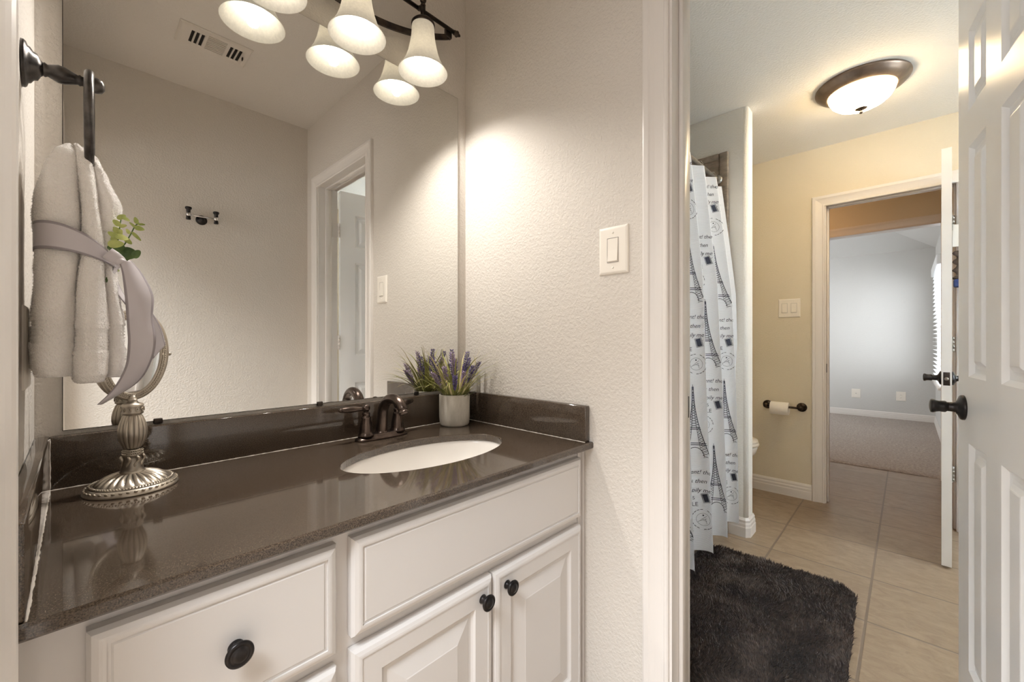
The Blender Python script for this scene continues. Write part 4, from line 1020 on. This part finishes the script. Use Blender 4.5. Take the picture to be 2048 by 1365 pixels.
# arc-length table at mid height for the printed motifs
arc = [0.0]; pv = curt(0, 1.0)
for i in range(1, ns+1):
    c_ = curt(i/ns, 1.0); arc.append(arc[-1]+(c_-pv).length); pv = c_
AT = arc[-1]
def s_of(u):
    u = max(0, min(AT-1e-6, u)); lo = int(np.searchsorted(arc, u))-1; lo = max(0, lo)
    return (lo+(u-arc[lo])/(arc[lo+1]-arc[lo]))/ns
def surf(u, z, off=.0009):
    s = s_of(u); p = curt(s, z); d = (curt(min(1, s+.0004), z)-curt(max(0, s-.0004), z)); nrm = Vector((d.y, -d.x, 0)).normalized()
    return p+nrm*off
def ink_line(P_, wd=.0018):
    for (a, c_) in zip(P_, P_[1:]):
        a = Vector(a); c_ = Vector(c_); L = (c_-a).length
        if L < 1e-6: continue
        n = max(1, int(L/.012)); t = (c_-a)/L; nr = Vector((-t.y, t.x))*wd/2; vs = []
        for k in range(n+1):
            p = a+t*(L*k/n); 
            for sgn in (-1, 1): q = p+nr*sgn; vs.append(surf(q.x, q.y))
        b.add(vs, [(k*2, k*2+1, k*2+3, k*2+2) for k in range(n)], 1)
def tower(u, z, h, dense=1):
    w0 = h*.20
    wid = lambda t: w0*(.04+.96*(1-t)**2.1)
    for sg in (-1, 1):
        ink_line([(u+sg*wid(t/12), z+h*t/12) for t in range(13)], .0030)
        ink_line([(u+sg*wid(t/8)*.45, z+h*t/8) for t in range(1, 7)], .0018)
    for t in (.18, .205, .40, .42, .80, .96): ink_line([(u-wid(t)*1.15, z+h*t), (u+wid(t)*1.15, z+h*t)], .0032)
    ink_line([(u+w0*.55*math.cos(a), z+.005+h*.13*math.sin(a)) for a in [PI*k/10 for k in range(11)]], .0028)
    N = 26
    for k in range(N):
        t0 = k/N*.93; t1 = (k+1)/N*.93
        for sg in (-1, 1):
            a0, a1 = wid(t0), wid(t1)
            if t0 < .4:
                ink_line([(u+sg*a0, z+h*t0), (u+sg*a1*.5, z+h*t1)], .0016); ink_line([(u+sg*a0*.5, z+h*t0), (u+sg*a1, z+h*t1)], .0016)
            else: ink_line([(u-sg*a0, z+h*t0), (u+sg*a1, z+h*t1)], .0018)
    ink_line([(u, z+h*.96), (u, z+h*1.03)], .002)
def postmark(u, z, r):
    for k in range(20):
        if k % 5 != 4: ink_line([(u+r*math.cos(a), z+r*math.sin(a)) for a in (2*PI*k/20, 2*PI*(k+.75)/20)], .0024)
    ink_line([(u+r*.62*math.cos(a), z+r*.62*math.sin(a)) for a in [2*PI*k/16 for k in range(17)]], .0010)
    for k in range(4): ink_line([(u-r*.5+.01*k, z-r*.3+.006*k), (u+r*.3, z+r*.35-.012*k)], .0012)
    ink_line([(u-.003, z+r*.4), (u+.003, z+r*.4)], .006)
def stamp(u, z, s_):
    c_, q = math.cos(.25), math.sin(.25)
    rot = lambda x, y: (u+x*c_-y*q, z+x*q+y*c_)
    for e in (1.0, .82): ink_line([rot(x*s_*e, y*s_*1.4*e) for x, y in ((-1, -1), (1, -1), (1, 1), (-1, 1), (-1, -1))], .0014)
    for k in range(9): ink_line([rot(-s_*.7, s_*(-1.05+.26*k)), rot(s_*.7, s_*(-1.05+.26*k))], .0042)
    ink_line([(u+s_*1.6, z-s_*1.2), (u+s_*2.6, z-s_*.4), (u+s_*1.9, z+s_*1.3), (u+s_*1.0, z+s_*.6)], .0016)
FONTC = {}
def text2d(txt, shear=0.0):
    if (txt, shear) in FONTC: return FONTC[(txt, shear)]
    cu = bpy.data.curves.new('t', 'FONT'); cu.body = txt; cu.size = 1; cu.shear = shear; cu.resolution_u = 2
    o = bpy.data.objects.new('t', cu); sc.collection.objects.link(o); bpy.context.view_layer.update()
    dg = bpy.context.evaluated_depsgraph_get(); me = o.evaluated_get(dg).to_mesh()
    r = ([v.co.copy() for v in me.vertices], [tuple(p.vertices) for p in me.polygons]); o.evaluated_get(dg).to_mesh_clear()
    bpy.data.objects.remove(o); bpy.data.curves.remove(cu); FONTC[(txt, shear)] = r; return r
def put_text(txt, u, z, size, shear=0.0):
    vs, fs = text2d(txt, shear); b.add([surf(u+v.x*size, z+v.y*size, .0010) for v in vs], fs, 1)
def phase(s, z=1.0): return 2*PI*NF*s+.35*math.sin(7*s+2*(CZ1-z)/(CZ1-CZ0))
for k in range(int(NF)):
    lo_s, hi_s = 0.0, 1.0
    for it in range(40):
        md_ = (lo_s+hi_s)/2
        if phase(md_) < PI+2*PI*k: lo_s = md_
        else: hi_s = md_
    uc = arc[int(lo_s*ns)]
    z = CZ0-.62+(.33 if k % 2 else .02)
    while z < CZ1:
        def ok(a, c_): return a > CZ0+.004 and c_ < CZ1-.004
        if ok(z, z+.36): tower(uc+.012, z, .33)
        if ok(z+.37, z+.49): postmark(uc+(.03 if k % 2 else -.03), z+.435, .046)
        if ok(z+.37, z+.40): put_text('PARIS', uc-.075, z+.375, .026)
        if ok(z+.49, z+.52): put_text('ALE', uc-.03, z+.495, .026)
        if ok(z+.52, z+.55): put_text('15', uc-.02, z+.525, .022)
        if ok(z+.53, z+.70):
            for q, tx_ in enumerate(("moment! the", "I was then", "happily me")): put_text(tx_, uc-.07+.01*q, z+.645-.042*q, .027, .35)
        if ok(z+.50, z+.60): stamp(uc+.045, z+.535, .015)
        z += .72
tag(b.build('shower_curtain', ['curtain', 'ink'], fix=False), 'white shower curtain printed with black towers, postmarks and script', 'curtain')
k = 0; s_list = []
for i in range(10):
    s = (i+.22)/NF
    if s < 1: s_list.append(s)
for s in s_list:
    p = curt(s, CZ1-.012)
    b = MB(); cc = Vector((p.x, .80, 2.017)); b.tube([(cc.x+.002*math.sin(a), cc.y+.023*math.sin(a), cc.z+.036*math.cos(a)) for a in [2*PI*q/28 for q in range(28)]], .0015, 7, closed=True)
    for q in range(5): a = -.5+.25*q; b.sphere((cc.x, cc.y+.023*math.sin(a), cc.z+.036*math.cos(a)+.002), .0032, 8)
    tag(b.build('curtain_ring', 'nickel'), 'small metal roller ring holding the shower curtain on its rod', 'curtain ring', 'curtain rings on the shower rod')

# bathtub
b = MB()
def tub_loop(x0, x1, y0, y1, r, z): return [(x, y, z) for x, y in rounded_rect(x0, x1, y0, y1, r, 'abcd')]
T0, T1, TY0, TY1 = XR2+.019, 2.565, .812, 1.541
def bowl(x, y, z): return (x, y, z)
lo = [tub_loop(T0, T1, TY0-.006, TY1, .004, 0.001), tub_loop(T0, T1, TY0-.006, TY1, .004, .05), tub_loop(T0, T1, TY0, TY1, .006, .075), tub_loop(T0, T1, TY0+.022, TY1, .006, .11), tub_loop(T0, T1, TY0+.026, TY1, .006, .33), tub_loop(T0, T1, TY0+.004, TY1, .01, .375), tub_loop(T0, T1, TY0, TY1, .012, .385), tub_loop(T0, T1, TY0, TY1, .012, .405), tub_loop(T0+.01, T1-.01, TY0+.01, TY1-.01, .02, .415),
      tub_loop(T0+.08, T1-.10, TY0+.075, TY1-.06, .10, .413), tub_loop(T0+.09, T1-.11, TY0+.085, TY1-.07, .11, .40), tub_loop(T0+.14, T1-.16, TY0+.12, TY1-.10, .12, .12), tub_loop(T0+.22, T1-.26, TY0+.17, TY1-.15, .10, .07)]
n = len(lo[0]); vs = [v for L in lo for v in L]
b.add(vs, [(i*n+k, i*n+(k+1) % n, (i+1)*n+(k+1) % n, (i+1)*n+k) for i in range(len(lo)-1) for k in range(n)]+[tuple((len(lo)-1)*n+k for k in range(n))], 0, False)
tag(b.build('bathtub', 'porc'), 'white bathtub whose apron shows below the shower curtain', 'bathtub')

# toilet, mostly hidden behind the wing wall
to = thing('toilet', (3.1, 1.15, 0), 'white toilet whose bowl front peeks out beside the wing wall', 'toilet')
def egg(cx, cy, a, bf, bb_, z, n=40):
    return [(cx+a*math.sin(t), cy-(bf if math.cos(t) > 0 else bb_)*math.cos(t), z) for t in [2*PI*k/n for k in range(n)]]
def loft(name, loops, mat, par, cap=(True, True)):
    b = MB(); n = len(loops[0]); vs = [v for L in loops for v in L]
    fs = [(i*n+k, i*n+(k+1) % n, (i+1)*n+(k+1) % n, (i+1)*n+k) for i in range(len(loops)-1) for k in range(n)]
    if cap[0]: fs.append(tuple(range(n)))
    if cap[1]: fs.append(tuple((len(loops)-1)*n+k for k in range(n)))
    b.add(vs, fs, 0, True); return b.build(name, mat, par)
tc_ = (3.1, 1.0)
loft('bowl', [egg(*tc_, .11, .20, .22, 0), egg(*tc_, .10, .17, .22, .08), egg(*tc_, .105, .16, .20, .18), egg(*tc_, .14, .21, .2, .28), egg(*tc_, .175, .270, .2, .35), egg(*tc_, .182, .283, .2, .39), egg(*tc_, .18, .281, .2, .40)], 'porc', to)
loft('seat', [egg(*tc_, .185, .288, .2, .402), egg(*tc_, .188, .291, .2, .41), egg(*tc_, .186, .289, .2, .42), egg(*tc_, .18, .283, .195, .423), egg(*tc_, .183, .286, .195, .426), egg(*tc_, .181, .283, .195, .440), egg(*tc_, .15, .25, .18, .447)], 'plate', to)
MB().box(2.88, 3.32, 1.32, 1.52, .38, .74, 0, .02, 3).build('tank', 'porc', to)
MB().box(2.87, 3.33, 1.31, 1.53, .742, .775, 0, .01, 3).build('tank_lid', 'porc', to)
b = MB(); b.tube([(2.93, 1.318, .68), (2.93, 1.300, .68), (3.0, 1.296, .675)], .006, 10); b.build('flush_lever', 'chrome', to)

# paper holder and roll
hz_ = .636
ph_ = thing('paper_holder', (XF, .635, hz_), 'dark bronze toilet-paper holder on the far bathroom wall', 'paper holder')
for y in (.742, .535):
    b = MB(); b.lathe([(.0001, 0), (.031, 0), (.031, .004), (.028, .008), (.020, .011), (.017, .018), (.011, .024), (.0105, .050), (.014, .056), (.0155, .066), (.014, .076), (.0001, .080)], n=30, mx=Matrix.Translation((XF, y, hz_)) @ Matrix.Rotation(-PI/2, 4, 'Y')); b.build('post', 'iron', ph_)
b = MB(); b.tube([(XF-.066, .742, hz_), (XF-.066, .535, hz_)], .0075, 14); b.build('roller', 'iron', ph_)
b = MB(); rr_ = [(.020, -.055), (.043, -.055), (.0445, -.053), (.0445, .053), (.043, .055), (.020, .055), (.020, -.055)]
b.lathe(rr_, n=48, mx=Matrix.Translation((XF-.066, .655, hz_-.012)) @ Matrix.Rotation(PI/2, 4, 'X'), cap=False)
tag(b.build('toilet_paper_roll', 'paper'), 'white toilet paper roll on the bronze holder', 'toilet paper')

# something hung on the back of the far door near its hinges
hg = thing('hanging_bag', (XF-.05, -.26, 1.60), 'dark brown and navy bag hanging in the gap behind the far door edge', 'bag')
b = MB(); n = 16; vs = []
for i in range(n+1):
    z = 1.612-.16*i/n; wv_ = .030+.010*math.sin(i*1.3)+.004*math.sin(i*3.1)
    for k in range(14):
        a = 2*PI*k/14; vs.append((XF-.046+.022*math.cos(a), -.235+(wv_+.012)*math.sin(a), z))
b.add(vs, [(i*14+k, i*14+(k+1) % 14, (i+1)*14+(k+1) % 14, (i+1)*14+k) for i in range(n) for k in range(14)]+[tuple(range(14)), tuple(n*14+k for k in range(14))], 0, True)
b.build('body', 'brownc', hg)
b = MB(); b.box(XF-.074, XF-.024, -.275, -.190, 1.405, 1.452, 0, .008, 2); b.build('bottom_band', 'navy', hg)
b = MB(); b.box(XF-.034, XF-.020, -.300, -.186, 1.640, 1.768, 0, .004, 2); b.build('hanger_plate', 'plate', hg)

# ------------------------------------------------------------------ rug
def inside(x, y, r=.09, x0=.95+.25, x1=2.335, y0=.145, y1=.772):
    dx = max(x0+r-x, x-(x1-r), 0); dy = max(y0+r-y, y-(y1-r), 0); return dx*dx+dy*dy < r*r
rot_ = math.radians(1.6); rcx, rcy = 1.9, .45
def rw(x, y):
    dx, dy = x-rcx, y-rcy; return rcx+dx*math.cos(rot_)-dy*math.sin(rot_), rcy+dx*math.sin(rot_)+dy*math.cos(rot_)
rng = np.random.default_rng(3); b = MB()
pts = []
for a_, r2 in (('a', 0),):
    pr_ = rounded_rect(1.21, 2.325, .155, .762, .085, 'abcd')
b.prism([rw(*p) for p in pr_], .001, .014, lambda u, w_, t: (u, w_, t))
V = list(b.v); F = list(b.f); 
cnt = 0; tv = []; tf = []
NTUFT = 62000
xs = rng.uniform(1.2, 2.335, NTUFT*2); ys_ = rng.uniform(.145, .79, NTUFT*2)
for x, y in zip(xs, ys_):
    if cnt >= NTUFT: break
    if not inside(x, y): continue
    X, Y = rw(x, y); cnt += 1
    fld = noise.noise(Vector((x*9, y*9, 0))); fl2 = noise.noise(Vector((x*9+50, y*9, 3)))
    a = rng.uniform(0, 2*PI); wd = rng.uniform(.0012, .0024); h = rng.uniform(.018, .027)*(1+.25*noise.noise(Vector((x*28, y*28, 9))))
    lx_ = fld*.020+rng.normal(0, .005); ly_ = fl2*.020+rng.normal(0, .005)
    ex = 0
    cdx, cdy = math.cos(a)*wd, math.sin(a)*wd; i0 = len(tv)
    tv += [(X-cdx, Y-cdy, .010), (X+cdx, Y+cdy, .010), (X-cdx*.9+lx_*.4, Y-cdy*.9+ly_*.4, .010+h*.6), (X+cdx*.9+lx_*.4, Y+cdy*.9+ly_*.4, .010+h*.6), (X+lx_, Y+ly_, .010+h)]
    tf += [(i0, i0+1, i0+3, i0+2), (i0+2, i0+3, i0+4)]
b.add(tv, tf, 0, False)
tag(b.build('bath_rug', 'tuft', fix=False), 'dark brown shaggy bath rug with rounded corners in front of the tub', 'rug')

# ------------------------------------------------------------------ bedroom window
wn_ = thing('window_1', (6.8, YBED, BZ0), 'bright bedroom window with white blinds, a sliver left of the far door', 'window', None, 'structure')
b = MB()
for (a0, a1, c0_, c1_) in ((BW0, BW0+.04, BZ0, BZ1), (BW1-.04, BW1, BZ0, BZ1), (BW0, BW1, BZ0, BZ0+.04), (BW0, BW1, BZ1-.04, BZ1), (BW0, BW1, 1.25, 1.29)): b.box(a0, a1, YBED-.10, YBED-.06, c0_, c1_)
b.box(BW0-.04, BW1+.04, YBED, YBED+.045, BZ0-.03, BZ0, 0, .004, 1); b.build('frame', 'trim', wn_)
MB().box(BW0+.04, BW1-.04, YBED-.083, YBED-.079, BZ0+.04, BZ1-.04).build('pane', 'glass', wn_)
bl = thing('window_blind', (6.8, YBED+.03, BZ1), 'white horizontal blinds with a valance on the bedroom window', 'blind')
MB().box(BW0+.01, BW1-.01, YBED-.005, YBED+.055, BZ1-.03, BZ1+.075, 0, .01, 2).build('valance', 'blind', bl)
nslat = 26
for k in range(nslat):
    z = BZ1-.06-(BZ1-BZ0-.09)*k/(nslat-1); b = MB(); th = .10
    b.box(BW0+.02, BW1-.02, -.022, .022, -.0012, .0012, mx=Matrix.Translation((0, YBED+.018, z)) @ Matrix.Rotation(th, 4, 'X'))
    b.build('slat', 'blind', bl)
